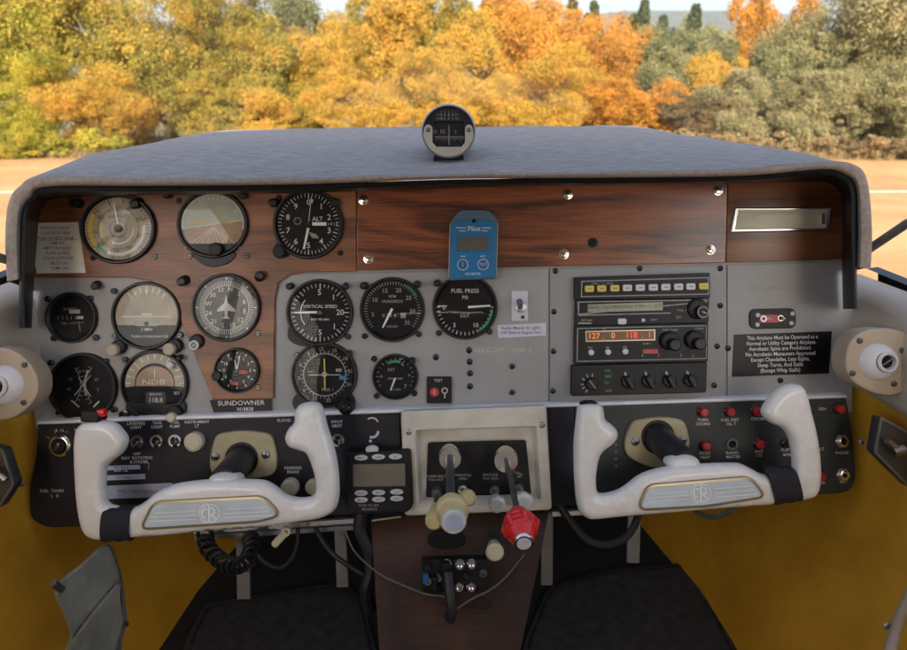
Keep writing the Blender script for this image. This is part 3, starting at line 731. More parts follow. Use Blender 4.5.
# ================================================================== PLACARDS, SWITCHES ON THE PANEL
def sheet(name, label, cat, outline, h, m, d=PD, thick=.5, lines=None, mats=()):
    cx = sum(p[0] for p in outline) / len(outline); cy = sum(p[1] for p in outline) / len(outline)
    o = MB(d); o.prism(outline, h, h + thick, 0)
    if lines: lines(o, h + thick + .1)
    q = o.build(name, [m] + list(mats), None, origin=P(cx, cy, d)); return tag(q, label, cat)
def f(mb, h):
    mb.use(1); y = 231
    for k, s_ in enumerate(['TAKEOFF CHECK', 'CONTROLS FREE', 'FUEL ON BEST TANK', 'TRIM SET', 'MIXTURE RICH', 'FLAPS AS REQ', 'DOOR LATCHED', 'BELTS ON', 'PUMP ON']):
        mb.text(s_, 57 + k * .6, 228.5 + k * 5, 4.3, h, 0, .9)
    mb.line(33, 240.5, 81, 240, .4, h)
sheet('checklist_card', 'white printed checklist card stuck on the wood, left end of the panel', 'card', [(30.5, 223.5), (80, 222.5), (87.5, 273), (39, 273.5)], 3.3, 'paper', lines=f, mats=['ink'])
def f(mb, h):
    mb.use(1).text('SUNDOWNER', 242, 402.8, 6.6, h, 1, 1.1).text('N18838', 246, 408.8, 5, h, 1)
sheet('name_placard', 'narrow black placard with white capital lettering below the small clock', 'placard', [(210.5, 399.8), (272, 398.8), (272, 412), (215, 413.5)], 2.2, 'placard_black', lines=f, mats=['white_mark'])
def f(mb, h):
    mb.use(1)
    for k, (s_, x, xs) in enumerate([('This Airplane Must be Operated as a', 781, .86), ('Normal or Utility Category Airplane.', 780, .84), ('Aerobatic Spins are Prohibited.', 779, .9), ('No Acrobatic Maneuvers Approved', 779, .87), ('Except Chandelles, Lazy Eights,', 779, .85), ('Steep Turns, And Stalls', 779, .88), ('(Except Whip Stalls)', 779, .88)]):
        mb.text(s_, x, 337.3 + k * 5.45, 5.5, h, 1.5, xs)
t = sheet('limitations_placard', 'black rectangular placard with seven lines of white text, right end of the panel', 'placard', [(733, 334.5), (830.5, 331), (827.5, 373), (731, 376.5)], 2.3, 'placard_black', lines=f, mats=['white_mark'])
t = thing('locator_switch', 'small black rounded switch plate with four white screws, above the black text placard', 'switch', 770, 318.5)
MB().prism(rrect(771, 318.5, 46, 20, 6, -1), 2.2, 4, .6).build('plate', 'black_plastic', t)
m = MB(); m.prism(rrect(767, 318.5, 20, 8, 2), 4, 4.6, .2); m.use(1).text('ON', 766, 318.5, 4, 4.8); m.build('legend', ['breaker_red', 'sticker'], t)
sc = MB().lathe(756, 315, [(2.3, 4), (2.2, 4.8), (1.4, 5.2)], 12).build('screw', 'sticker', t)
for x, y in ((755.5, 324.5), (790.5, 313.5), (789.5, 323)): dup_part(sc, x - 756, y - 315)
MB().frame(ell(761, 318.5, 3.2, n=14), ell(761, 318.5, 2, n=14), 4, 6).build('button', 'steel', t)
m = MB(); m.frame(ell(778, 318, 3.2, n=14), ell(778, 318, 2, n=14), 4, 6); m.lathe(778, 318, [(1.4, 4), (1.2, 11), (.6, 11.5)], 10, dx=.1); m.build('toggle', 'steel', t)
t = thing('toggle_switch', 'metal toggle switch on a light vertical plate, above the small white sticker', 'switch', 519.5, 306)
MB().prism(rrect(519.5, 306, 16.5, 30, 1), 1.4, 2.6, .4).build('plate', 'sticker', t, label='light grey rectangular plate')
MB().lathe(520.5, 307, [(6, 2.6), (6, 4), (4, 4.5), (3.6, 8), (2, 8.2)], 6).build('nut', 'steel', t)
MB().tube([(520.5, 307, .87), (520, 303.5, .858), (519.5, 301.5, .853)], [.003, .0033, .0042]).build('lever', 'dark_steel', t)
MB().lathe(522.5, 317, [(1.8, 2.6), (1.6, 3.4)], 12).build('screw', 'black_gloss', t)
def f(mb, h):
    mb.use(1).text('Radio Master & Lights', 521, 327.8, 4.4, h, 1).text('OFF Before Engine Start', 521, 332.5, 4.2, h, 1)
sheet('sticker', 'small white sticker with purple print below the metal toggle switch', 'sticker', [(497, 325), (545.5, 323), (546, 335.5), (498, 338)], 1.5, 'sticker', lines=f, mats=['purple_ink'])
t = thing('landing_light_block', 'small black square block with a red patch and a key symbol', 'switch', 439, 389.5)
MB().prism(rrect(439.3, 389.5, 25, 26.5, 1.5), 1.4, 4.5, .6).build('block', 'black_plastic', t)
m = MB(); m.use(0).flat(ell(434.5, 391.5, 4.6, n=18), 4.7); m.use(1).text('E', 434.5, 391.7, 6, 4.9).text('TEST', 438.5, 380, 4, 4.7).arc(444.8, 390, 2, 3.2, 0, 360, 4.7, 16).line(444.8, 393, 444.8, 397.5, 1.2, 4.7); m.build('symbols', ['red_mark', 'olive_white'], t)
# dome light / ashtray on the right wood
t = thing('map_light', 'chrome framed rectangular ivory light on the right wood panel', 'light', 778, 220)
o_ = [(732, 208), (828.5, 207.5), (826, 231.5), (727.5, 233.5)]; i_ = [(736, 211), (824.5, 210.5), (822.5, 228.5), (732.5, 230)]
m = MB(); m.rings([[m.pt(x, y, 3.8) for x, y in o_], [m.pt(x, y, 6.2) for x, y in offset(o_, .4)], [m.pt(x, y, 7) for x, y in offset(o_, 1.5)], [m.pt(x, y, 6.5) for x, y in offset(i_, -.3)], [m.pt(x, y, 4.2) for x, y in i_]], False, False); m.build('frame', 'chrome', t)
m = MB(); m.rings([[m.pt(x, y, 4.3) for x, y in i_], [m.pt(x, y, 5.4) for x, y in offset(i_, 2)]], False, True); m.prism(rrect(777, 219.5, 42, 9, 1, -1), 5.4, 5.7, .1); m.build('lens', 'ivory_lens', t)
m = MB(); m.prism(rrect(819, 219.5, 4, 11, 1), 5.3, 8, .6); m.build('catch', 'chrome', t)

# ================================================================== BLUE METER
BD = .862
t = thing('gas_meter', 'bright blue pocket meter with a grey screen and two round buttons hanging before the wood', 'meter', 473, 244, BD)
oc = roundpoly([(449.5, 223), (459, 210), (489, 210), (498.5, 221), (497, 279), (448, 280.5)], [3, 5, 5, 3, 3, 3])
MB(BD).prism(oc, -7, 1, 1.0, back=True).build('case', 'clear_case', t)
ob = roundpoly([(452.5, 225), (458, 220.5), (490, 220), (495.5, 224), (494, 277), (450.5, 278)], 1.5)
m = MB(BD); m.prism(ob, 1, 2.0, .4); m.build('body', 'device_blue', t)
MB(BD).prism(rrect(473, 244, 33, 16, 1, -1), 2, 2.3, .1).build('bezel', 'device_blue_dark', t)
MB(BD).flat(rrect(473, 243.5, 29.5, 13, .6, -1), 2.5).build('screen', 'lcd_grey', t)
bt = MB(BD); bt.frame(ell(462.7, 264.8, 5.6, n=24), ell(462.7, 264.8, 4.7, n=24), 2, 2.6); bt.use(1).flat(ell(462.7, 264.8, 4.7, n=20), 2.3); bt.use(0).text('I', 462.7, 264.8, 6, 2.6); bt.build('button', ['label_tape', 'device_blue_dark'], t)
bt = MB(BD); bt.frame(ell(483, 264.5, 5.6, n=24), ell(483, 264.5, 4.7, n=24), 2, 2.6); bt.use(1).flat(ell(483, 264.5, 4.7, n=20), 2.3); bt.use(0).text('TEST', 483, 264.5, 3.6, 2.6); bt.build('button', ['label_tape', 'device_blue_dark'], t)
m = MB(BD); m.text('Pilot', 474, 229, 7, 2.1).line(456, 228, 466, 228, .8, 2.1).line(459, 231, 466, 231, .7, 2.1).line(482, 228, 491, 228, .8, 2.1).line(482, 231, 488, 231, .7, 2.1).text('CO METER', 473, 274, 3.2, 2.1).text('PEAK', 463, 256.5, 2.4, 2.1).text('BATT', 483, 256.5, 2.4, 2.1); m.build('lettering', 'sticker', t)
m = MB(BD); m.lathe(473.7, 221, [(2.2, 1.1), (2.2, 3), (1.2, 3.2)], 14); m.build('clip_hole', 'hole', t)

# ================================================================== RADIOS
t = thing('audio_selector', 'slim black radio with a row of ten square buttons, top of the radio stack', 'radio', 640, 288)
MB().prism(roundpoly([(573, 277.5), (706, 273), (706.5, 298), (573, 299.5)], 1), 1, 10, .6).build('case', 'black_plastic', t)
m = MB(); m.frame([(579.5, 281), (705, 277.3), (705, 294.5), (579, 297)], [(580.5, 282), (704, 278.3), (704, 293.5), (580, 296)], 10, 10.5); m.text('COM  1   2   BOTH', 600, 283.8, 2.6, 10.2); m.build('outline', 'dim_mark', t)
for i, x in enumerate((587, 599, 612, 624.3, 637, 649.7, 662, 674.6, 686.6, 699.2)):
    y = 288.8 - (x - 587) * .022
    q = MB(); q.prism(rrect(x, y, 9, 6.6, 1.5, -1), 10, 13.5, .7); q.use(1).line(x - 2, y, x + 2, y, .8, 13.7)
    yl = i in (0, 1, 2, 9)
    q.build('button', ['button_yellow' if yl else 'button_white', 'ink'], t, label='yellow lit square button' if yl else None)
t = thing('navigator_radio', 'black radio with a long greenish grey display and a ringed knob', 'radio', 640, 311)
MB().prism(roundpoly([(574, 300), (706, 298.3), (705.5, 322.5), (573.5, 325.5)], 1), 1, 9, .6).build('case', 'black_plastic', t)
m = MB(); m.frame([(576, 301.5), (704, 299.5), (704, 302), (576.5, 314.5)], [(577, 302.5), (703, 300.3), (703, 301), (577.3, 313.5)], 9, 9.1)
m.line(577, 302, 704, 299.6, 1, 9.3).line(577, 302, 577, 315, 1, 9.3).line(577, 315, 668, 312.7, 1, 9.3)
m.text('GPS NAV', 585, 320, 2.8, 9.2).text('CRSR', 651, 319.5, 2.8, 9.2).text('PULL  FREQ', 682, 310, 3, 9.2).text('D>', 676, 317, 4, 9.2); m.flat(rrect(583, 322.8, 13, 1.6, .3), 9.2); m.build('markings', 'dim_mark', t)
m = MB(); m.flat([(586, 304.3), (660, 301.8), (660, 310), (586, 312)], 9.3); m.use(1)
for k, s_ in enumerate(['KOVE', '124.6', 'TRK 270', 'GS  0', 'DIS --.-', 'ETE']): m.text(s_, 592 + k * 12.6, 307.6 - k * .35, 4.2, 9.5, 1)
m.build('display', ['lcd_green', 'ink'], t)
MB().prism(rrect(619.5, 321, 8.5, 6, 2), 9, 12, .7).build('button', 'button_white', t)
MB().prism(rrect(640.5, 319.8, 3.4, 3.2, 1), 9, 11, .4).build('button', 'button_white', t)
knob(t, 694, 308.5, 10, 9, 12, 'black_plastic', 'outer_knob', ribs=1)
m = MB(); m.lathe(696.5, 311.5, [(6, 12), (5.8, 18), (4.4, 18.4), (4.2, 17)], 22); m.use(1).line(696, 311, 701, 313, 1.3, 18.2).arc(696.5, 311.5, 4.6, 5.6, 0, 360, 18.7, 20); m.build('knob', ['black_plastic', 'dim_mark'], t)
t = thing('comm_radio', 'black radio with glowing orange and red digits, third from the top of the stack', 'radio', 640, 341)
MB().prism(roundpoly([(573, 325.5), (705, 322.8), (704.5, 361), (572.5, 363)], 1), 1, 9, .6).build('case', 'black_plastic', t)
m = MB(); m.line(576, 328, 703, 325.2, .9, 9.2).line(576, 328, 575.5, 360.5, .9, 9.2).line(575.5, 360.5, 703, 357.5, .9, 9.2).line(703, 325.2, 703, 357.5, .7, 9.2)
m.text('USE', 602, 328.7, 2.6, 9.3).text('PUSH TUNE', 667, 329.5, 3, 9.2).text('CHAN', 696, 328, 3, 9.2).text('VOL', 588.5, 347, 2.6, 9.2).text('SQ', 605.5, 346.7, 2.6, 9.2).text('XFR', 622.5, 346.4, 2.6, 9.2).text('COM 2', 644, 343, 2.6, 9.2)
for x in (640, 656, 678, 690): m.line(x, 353, x, 356, .7, 9.2)
m.build('markings', 'dim_mark', t)
m = MB(); m.frame([(583.5, 330.5), (652.5, 328.8), (652.5, 339.6), (584, 341.2)], [(584.7, 331.7), (651.3, 330), (651.3, 338.5), (585, 340)], 9, 9.8); m.build('display_frame', 'gold_trim', t)
m = MB(); m.flat([(584.7, 331.7), (651.3, 330), (651.3, 338.5), (585, 340)], 9.2); m.use(1).text('127', 592, 335.6, 8, 9.4).text('.', 601, 336, 8, 9.4).text('0', 611, 335.2, 8, 9.4).use(2).text('118', 629, 334.7, 8, 9.4).text('.', 640, 335, 8, 9.4).text('1', 647, 334.4, 8, 9.4); m.build('display', ['lcd_brown', 'digit_orange', 'digit_red'], t)
for x, y in ((589, 351.5), (605.5, 351), (622.5, 350.5)): knob(t, x, y, 2.9, 9, 13, 'button_white', 'button')
for x, y in ((666, 340), (690.5, 339)):
    knob(t, x, y, 9, 9, 14, 'black_plastic', 'outer_knob', ribs=1); knob(t, x + 3, y + 3.5, 6, 14, 21, 'dark_steel' if 0 else 'bezel_black', 'knob')
MB().prism(rrect(648, 350.5, 15, 4.5, 1), 9, 9.6, .2).build('lens', 'breaker_red', t)
t = thing('intercom', 'black radio with a round selector and four lever knobs, bottom of the radio stack', 'radio', 637, 378)
MB().prism(roundpoly([(570, 364), (703, 361), (702, 391), (569.5, 394.5)], 2), 1, 12, .8).build('case', 'black_plastic', t)
m = MB(); m.ticks(588.5, 382, 6.5, 10, (-150, -120, -95, -60, -25, 10), 1.3, 12.2).use(1).text('VOL', 605, 369.5, 3.4, 12.2).text('MIC', 606, 375, 4, 12.2).text('SQ', 604, 381, 3.4, 12.2).use(0).text('AUX', 606, 389, 3.2, 12.2); m.build('markings', ['dim_mark', 'green_mark'], t)
knob(t, 589, 382, 6, 12, 18, 'black_plastic', ribs=1)
m = MB(); m.line(586, 378, 592, 386, 1.1, 18.2); m.build('knob_mark', 'dim_mark', t)
for i, x in enumerate((625, 645, 665.5, 686)):
    y = 380 - i * .4
    m = MB(); m.lathe(x, y, [(6.5, 12), (6.3, 15), (5, 15.6)], 22); m.prism(rrect(x + .5, y + .5, 5, 14, 2.4, -28), 15, 21, 1); k_ = m.build('lever_knob', 'bezel_black', t)
    MB().prism(rrect(x - 2.5, y - 7, 2.4, 5, 1, -20), 12, 13, .2).build('pointer', 'dim_mark', k_, origin=None)
# ================================================================== LOWER PANEL
LD = .865
lp = thing('lower_panel', 'long black switch panel with a bright metal top edge behind both control wheels', 'switch panel', 450, 460, LD)
m = MB(LD); m.prism(roundpoly([(38, 424), (400, 411.5), (402, 514), (330, 516), (150, 524), (46, 528), (30, 519), (29, 490), (36, 455)], [1, 1, 1, 1, 1, 10, 8, 10, 5]), -4, 0, 1.2); m.build('left_face', 'lower_black', lp)
m = MB(LD); m.prism([(546, 406), (574, 405), (574, 505), (548, 507)], -4, 0, .4); m.build('centre_face', 'lower_black', lp)
m = MB(LD); m.prism(roundpoly([(575, 405), (846, 396), (854, 440), (856, 478), (851, 491), (838, 494), (700, 499), (575, 505)], [1, 2, 8, 8, 6, 6, 1, 1]), -4, 0, 1.2); m.build('right_face', 'charcoal', lp)
m = MB(LD)
tops = [(38, 420, 424.5), (150, 416, 420.5), (277, 412, 417), (401, 408.2, 412.5), (546, 403.3, 407.5), (700, 398, 402.5), (846, 393.6, 397.8)]
m.rings([[m.pt(x, a, -12) for x, a, b in tops], [m.pt(x, a + .6, -2) for x, a, b in tops], [m.pt(x, a + 1.2, 0.2) for x, a, b in tops], [m.pt(x, a + 2, 1.2) for x, a, b in tops], [m.pt(x, b - 1, 1.4) for x, a, b in tops], [m.pt(x, b, .3) for x, a, b in tops]], False, False, closed=False)
m.build('top_edge', 'lip_metal', lp, smooth=70)
for x, y, s_ in [(136, 423.5, 'LANDING'), (136, 427.5, 'LIGHT'), (157, 423, 'TAXI'), (157, 427, 'LIGHT'), (175, 422.4, 'FUEL'), (175, 426.5, 'PUMP'), (197, 422, 'INSTRUMENT'), (197, 426, 'LT'), (137, 454, 'OFF'), (137, 458, 'NAV  ROTATING'), (139, 462, '& STROBE'), (293, 468, 'PARKING'), (293, 472, 'BRAKE'), (337, 422, 'PITOT'), (337, 426, 'HEAT'), (284, 420.5, 'FLOOD'), (55, 496, 'L   R'), (52, 491, 'FUEL  TANKS'), (60, 430.5, 'R    L'), (80, 430, 'BOTH'), (121, 470.5, 'BUS TIE')]:
    MB(LD).text(s_, x, y, 4.1, .2, 1).build('caption', 'white_mark', lp)
m = MB(LD)
m.ticks(61, 445, 13, 16, (-60, -25, 0, 25), .8, .2)
m.build('key_marks', 'dim_mark', lp); m = MB(LD); m.line(147, 463, 149, 463, .6, .2).line(148.8, 463, 148.8, 469.5, .6, .2)
m.build('bracket_line', 'dim_mark', lp)
for k, s_ in enumerate('OFFON'): MB(LD).text(s_, 616, 438 + k * 7, 3.6, .2).build('caption', 'dim_mark', lp)
for x, y, s_ in [(703, 420, 'TURN'), (703, 424, 'COORD'), (730, 420, 'FUEL INST'), (731, 424, 'OIL T'), (758, 419, 'STROBE'), (705, 453.5, 'PITOT'), (705, 457.5, 'HEAT'), (732, 453, 'RADIO'), (733, 457, 'MASTER'), (759, 451.5, 'NAV'), (759, 455.5, 'LTS'), (785, 450, 'FLAP'), (787, 455, 'MTR'), (842, 453, 'PHONE'), (843, 482, 'MIC'), (821, 483, 'AUX'), (822, 409, 'GEN'), (821, 449, 'ALT')]:
    MB(LD).text(s_, x, y, 4.0, .2, 1).build('caption', 'white_mark', lp)
def ltape(label, outl):
    o = MB(LD); o.prism(outl, .1, .5); q = o
    q.use(1)
    w = outl[1][0] - outl[0][0]; y = (outl[0][1] + outl[2][1]) / 2
    q.text('A' * 0 + ('PULL THROTTLE IDLE' if w > 45 else ('MASTER ON' if w < 36 else 'ALT FIELD')), outl[0][0] + w / 2, y, 4 if w > 45 else 3.4, .65, -1)
    r = q.build('label_strip', ['label_tape', 'ink'], None, origin=P(outl[0][0], outl[0][1], LD)); tag(r, label, 'label', 'pale label strips on the left lower panel')
ltape('shortest pale blue label strip, upper one right of the left control wheel grip', [(103, 466), (140, 464.8), (140.5, 469), (103, 470.5)])
ltape('pale blue label strip in the middle of three, right of the left control wheel grip', [(103, 475.5), (145, 473.8), (145.5, 479), (103, 480.5)])
ltape('widest pale blue label strip, lowest of three beside the left control wheel grip', [(103, 486), (173, 482.8), (165, 497), (103, 499)])
# ignition switch
t = thing('ignition_switch', 'round silver key switch at the left end of the black switch panel', 'key switch', 61, 445, LD)
MB(LD).lathe(61, 445.5, [(11, 0), (11, 2), (10, 3), (8, 3.4), (7.4, 2.6)], 28).build('escutcheon', 'chrome', t)
MB(LD).lathe(61, 445.5, [(7.2, 2.5), (7, 5), (6, 5.6)], 24).build('barrel', 'black_plastic', t)
MB(LD).prism(rrect(61, 445.5, 2.8, 8, 1.2, 20), 5, 8, .5).build('key_slot', 'chrome', t)
# rotary / toggle switches
def rot_sw(x, y, label, first=None, grp='ringed toggle switches of the left lower panel'):
    if first: return dup(first, x, y, LD, label)
    t = thing('ringed_switch', label, 'switch', x, y, LD, grp)
    MB(LD).frame(ell(x, y, 6.4, n=24), ell(x, y, 4.4, n=24), 0, 2.4).build('ring', 'steel', t)
    MB(LD).lathe(x, y, [(4.6, .2), (4.2, 2), (2.5, 2.4)], 20).build('boot', 'black_gloss', t)
    MB(LD).tube([(x, y, LD - .002), (x - .5, y + 3, LD - .012), (x - 1.2, y + 5.5, LD - .016)], [.0017, .0022, .003]).build('lever', 'chrome', t)
    return t
q = rot_sw(137.5, 441.5, 'ringed toggle switch nearest the left control wheel horn')
rot_sw(157, 440.8, 'middle ringed toggle switch of three between grip and round cream knob', q); rot_sw(175.5, 440.5, 'ringed toggle switch directly left of the round cream knob', q)
rot_sw(338, 440, 'single ringed toggle switch right of the left wheel\'s right horn', q)
t = thing('dimmer_knob', 'large round flat cream knob left of the left column plate', 'knob', 196, 440.5, LD)
knob(t, 196, 440.8, 9.6, 0, 9, 'knob_ivory', 'cap', d=LD); MB(LD).lathe(196, 440.8, [(7.4, 9), (6.6, 9.6)], 24).build('inlay', 'knob_ivory', t)
t = thing('brake_knob', 'round cream knob below and right of the left column plate', 'knob', 291, 486, LD)
knob(t, 291, 486.2, 9, 0, 9, 'knob_ivory', 'cap', d=LD); MB(LD).lathe(291, 486.2, [(6.6, 9), (6, 9.6)], 24).build('inlay', 'knob_ivory', t)
t = thing('side_knob', 'round cream knob mostly hidden behind the left wheel\'s right horn', 'knob', 313, 486, LD); knob(t, 314, 486, 8, 0, 7, 'knob_ivory', 'cap', d=LD)
# breakers
def breaker(x, y, label, first=None, out=0):
    if first: return dup(first, x, y, LD, label)
    t = thing('circuit_breaker', label, 'circuit breaker', x, y, LD, 'round circuit breakers of the right lower panel')
    MB(LD).lathe(x, y, [(5.8, 0), (5.8, 1.2), (5.0, 1.8)], 24).build('collar', 'black_gloss', t)
    MB(LD).lathe(x, y, [(4.5, 1), (4.5, 6.0), (4.0, 7.2), (3.0, 7.6)], 24).build('button', 'breaker_red', t)
    return t
q = breaker(702.5, 411.5, 'red round breaker, first of the upper row counted from the wheel shaft')
for x, y, l in [(729.3, 411, 'red round breaker, second of the upper row from the wheel shaft'), (756, 410.5, 'red round breaker of the upper row touching the tip of the right horn'), (838, 408.3, 'red round breaker in the upper right corner of the lower panel'),
                (704.5, 445, 'red round breaker in the lower row nearest the right wheel shaft'), (758.5, 443.5, 'bright red round breaker in the lower row beside the right horn'), (818.5, 475.5, 'red round breaker half hidden behind the foot of the right horn')]:
    breaker(x, y, l, q)
t = thing('empty_breaker_hole', 'dark empty breaker socket between two red breakers of the lower row', 'socket', 732, 444, LD)
m = MB(LD); m.frame(ell(732, 444, 6, n=10), ell(732, 444, 4, n=10), 0, 1.6); m.use(1).flat(ell(732, 444, 4, n=16), .3); m.build('socket', ['dark_steel', 'hole'], t)
t = thing('push_breaker', 'small black breaker half hidden beside the right horn\'s inner edge', 'circuit breaker', 785.5, 444, LD)
MB(LD).lathe(785, 443, [(4.5, 0), (4.5, 3), (3.4, 4)], 16).build('button', 'black_gloss', t)
def jack(x, y, label, first=None):
    if first: return dup(first, x, y, LD, label)
    t = thing('headset_jack', label, 'jack', x, y, LD, 'silver headset jacks at the right edge')
    MB(LD).lathe(x, y, [(7, 0), (7, 1.6), (6, 2.2)], 6).build('nut', 'steel', t)
    m = MB(LD); m.lathe(x, y, [(5, 2), (5, 4), (3.6, 4.6), (2.4, 4.6), (2.2, 2.6)], 22); m.build('collar', 'chrome', t)
    MB(LD).flat(ell(x + .3, y, 2.2, n=16), 3.4).build('bore', 'hole', t)
    return t
q = jack(841.5, 441, 'upper silver jack at the right edge of the lower panel'); jack(842.5, 474.5, 'lower silver jack at the right edge of the lower panel', q)

# ================================================================== CONTROL WHEELS
def colplate(name, label, pts, cx, cy, screws, sh, dd=LD):
    t = thing(name, label, 'column plate', cx, cy, dd)
    o_ = catmull(pts, 5)
    MB(dd).prism(o_, 0, 5, 1.6).build('plate', 'plate_cream', t)
    s = None
    for x, y in screws:
        if s is None:
            m = MB(dd); m.lathe(x, y, [(4.2, 5), (4, 6.2), (2.8, 7.2), (.01, 7.6)], 18, cap=False); m.use(1).line(x - 2.4, y, x + 2.4, y, .8, 7.7).line(x, y - 2.4, x, y + 2.4, .8, 7.7); s = m.build('screw', ['steel', 'hole'], t)
            x0, y0 = x, y
        else: dup_part(s, x - x0, y - y0, dd)
    MB(dd).frame(ell(sh[0], sh[1], 16.5, 17), ell(sh[0], sh[1], 14, 14.5), 5, 6.5).build('seal', 'black_plastic', t)
    return t
colplate('column_plate', 'cream metal plate round the left control shaft with two screws', [(217, 436), (228, 431.5), (245, 430), (262, 431.5), (272.5, 435), (276.5, 447), (278, 458), (276.5, 469), (271, 474.5), (258, 477), (240, 478), (220, 477), (212.5, 470), (211.5, 456)], 244, 454, [(217, 455.5), (267, 453.5)], (243, 458))
colplate('column_plate', 'cream metal plate round the right control shaft with two screws', [(631, 422), (642, 418), (660, 416.5), (676, 418), (684, 423), (688, 438), (686.5, 452), (680, 461), (666, 467), (650, 466), (634, 460), (625, 452), (624, 438)], 656, 441, [(634, 440.5), (681.5, 439)], (656.5, 436))

def wheel(label, out, hub, shaft, inset, emb, tape, tapelabel, ex):
    YD = .80
    cx = sum(p[0] for p in out) / len(out); cy = sum(p[1] for p in out) / len(out)
    t = thing('control_wheel', label, 'control wheel', cx, cy, YD, 'white control wheels')
    ol = catmull(out, 4)
    m = MB(YD); ol = catmull(out, 6); m.inflate(ol, 3.2, 7.5, 11, 0, 5)
    m.build('rim', 'yoke_white', t, smooth=75, weld=True)
    m = MB(YD); m.tube([(shaft[0], shaft[1], LD + .01), (shaft[0], shaft[1], LD - .004), (hub[0], hub[1], YD + .01)], [.0175, .0175, .0168], 24); m.build('shaft', 'shaft_grey', t)
    m = MB(YD); m.lathe(hub[0], hub[1] + 1, [(17, -14), (17.5, -6), (16, 0), (11, 4)], 28, 1.0, .5); m.build('hub', 'yoke_white', t)
    o2 = roundpoly(inset, 7, 5); mm = MB(YD)
    mm.rings([[mm.pt(x, y, 11) for x, y in offset(o2, -3)], [mm.pt(x, y, 14.2) for x, y in offset(o2, -2.3)], [mm.pt(x, y, 14.4) for x, y in offset(o2, -.2)], [mm.pt(x, y, 13.4) for x, y in o2]], False, False)
    mm.build('badge_rim', 'gold_trim', t)
    b = MB(YD); b.prism(o2, 11, 13.6, .3)
    bd = b.build('badge', 'emblem_foil', t)
    e = MB(YD); ex0, ey0 = emb; h = 13.9
    e.arc(ex0, ey0, 8.4, 9.2, 0, 360, h, 36).line(ex0 - 1, ey0 - 8, ex0 - 1, ey0 + 8, 1.6, h).arc(ex0 + 1, ey0 - 2, 2.6, 4, -10, 190, h, 14).arc(ex0 - 4, ey0, 3.5, 4.8, 180, 380, h, 14).line(ex0 + 1, ey0 + 1.5, ex0 + 6, ey0 + 6, 1.4, h).arc(ex0, ey0, 10.4, 11.2, 200, 340, h, 18)
    L, Rr = ex
    sl = (inset[2][1] - inset[1][1]) / (inset[2][0] - inset[1][0])
    for k, y in enumerate((-3, 1, 5)):
        e.line(ex0 - 13, ey0 + y + 13 * -sl * 1, L + 10 - k * 3, ey0 + y + (L + 10 - ex0) * sl, .7, h)
        e.line(ex0 + 13, ey0 + y + 13 * sl, Rr - 10 + k * 3, ey0 + y + (Rr - 10 - ex0) * sl, .7, h)
    e.build('emblem', 'emblem_line', bd)
    # tape wound round the bar
    (x0, y0), (x1, y1), (x2, y2), (x3, y3) = tape        # tl, tr, br, bl
    tp = MB(YD); rg = []
    N = 26
    for i in range(6):
        s_ = i / 5; ax, ay = x0 + (x1 - x0) * s_, y0 + (y1 - y0) * s_; bx, by = x3 + (x2 - x3) * s_, y3 + (y2 - y3) * s_
        mx, my = (ax + bx) / 2, (ay + by) / 2; hx, hy = (ax - bx) / 2, (ay - by) / 2; rr = []
        w = 1 + .035 * math.sin(i * 2.6)
        for k in range(N):
            a = 2 * math.pi * k / N; ca, sa = math.cos(a), math.sin(a)
            ca = math.copysign(abs(ca) ** .7, ca); sa = math.copysign(abs(sa) ** .7, sa)
            rr.append(tp.pt(mx + hx * ca * w, my + hy * ca * w, 1 + 14.2 * sa * w))
        rg.append(rr)
    tp.rings(rg)
    tt = tp.build('grip_tape', 'tape_black', t)
    return t
outL = [(82, 424), (88, 420.5), (104, 419.5), (117, 423), (124, 430), (128.5, 437), (128, 445), (123, 453), (113, 461), (107.5, 468), (106.5, 482), (107, 494), (110, 502.5), (120, 506), (135, 506.5), (146, 501), (156, 492.5), (166, 487), (178, 483), (200, 480), (225, 478.5), (250, 478.8), (266, 480.3), (277, 486), (287, 494), (299, 497), (311, 496), (316, 490), (315.5, 479), (312, 465), (306.5, 453), (298, 449.5), (289.5, 446), (285.5, 438), (288.5, 429), (294.5, 422), (295.5, 411), (300, 404.5), (310, 401.5), (320, 403), (324.5, 411), (328, 426), (333.5, 443), (337.5, 460), (339.5, 478), (339.5, 496), (335, 509.5), (322, 517), (300, 521), (258, 526.5), (180, 533), (140, 536), (110, 538.5), (97, 538.5), (88, 534), (82.5, 524), (79, 506), (77, 484), (76, 462), (76, 440), (78, 429)]
w1 = wheel('white left control wheel with a red tipped button on its left horn', outL, (224, 481), (243, 458), [(148, 523.5), (160, 500), (266, 494.5), (281.5, 510.5), (262, 516)], (215, 509), [(108, 506), (135, 505.5), (134, 539), (106.5, 540)], '', (150, 280))
outR = [(577, 408), (579, 404.5), (587, 403), (600, 404), (603.5, 411), (605, 419), (611, 424), (616.5, 430), (617, 437), (612, 444), (603, 451), (598.5, 459), (596, 474), (596, 486), (598, 492), (606, 492.5), (618, 489), (628, 482.5), (637, 475.5), (650, 470), (668, 466), (700, 463.5), (725, 462.5), (739, 463), (750, 468), (760, 473), (772, 474), (786, 473), (791, 469.5), (791.5, 460), (790, 448), (787, 436), (780, 427), (769, 422.5), (762, 415.5), (761, 408.5), (767, 398.5), (776, 389), (785, 384.5), (795, 383.5), (802, 387), (806, 396), (810, 412), (815, 432), (818.5, 456), (819, 480), (815, 493), (805, 498.5), (771, 503.5), (720, 507.5), (673, 511.5), (624, 515.5), (594, 518.5), (585, 516.5), (578, 509), (575, 492), (573.5, 465), (573.5, 441), (575, 424)]
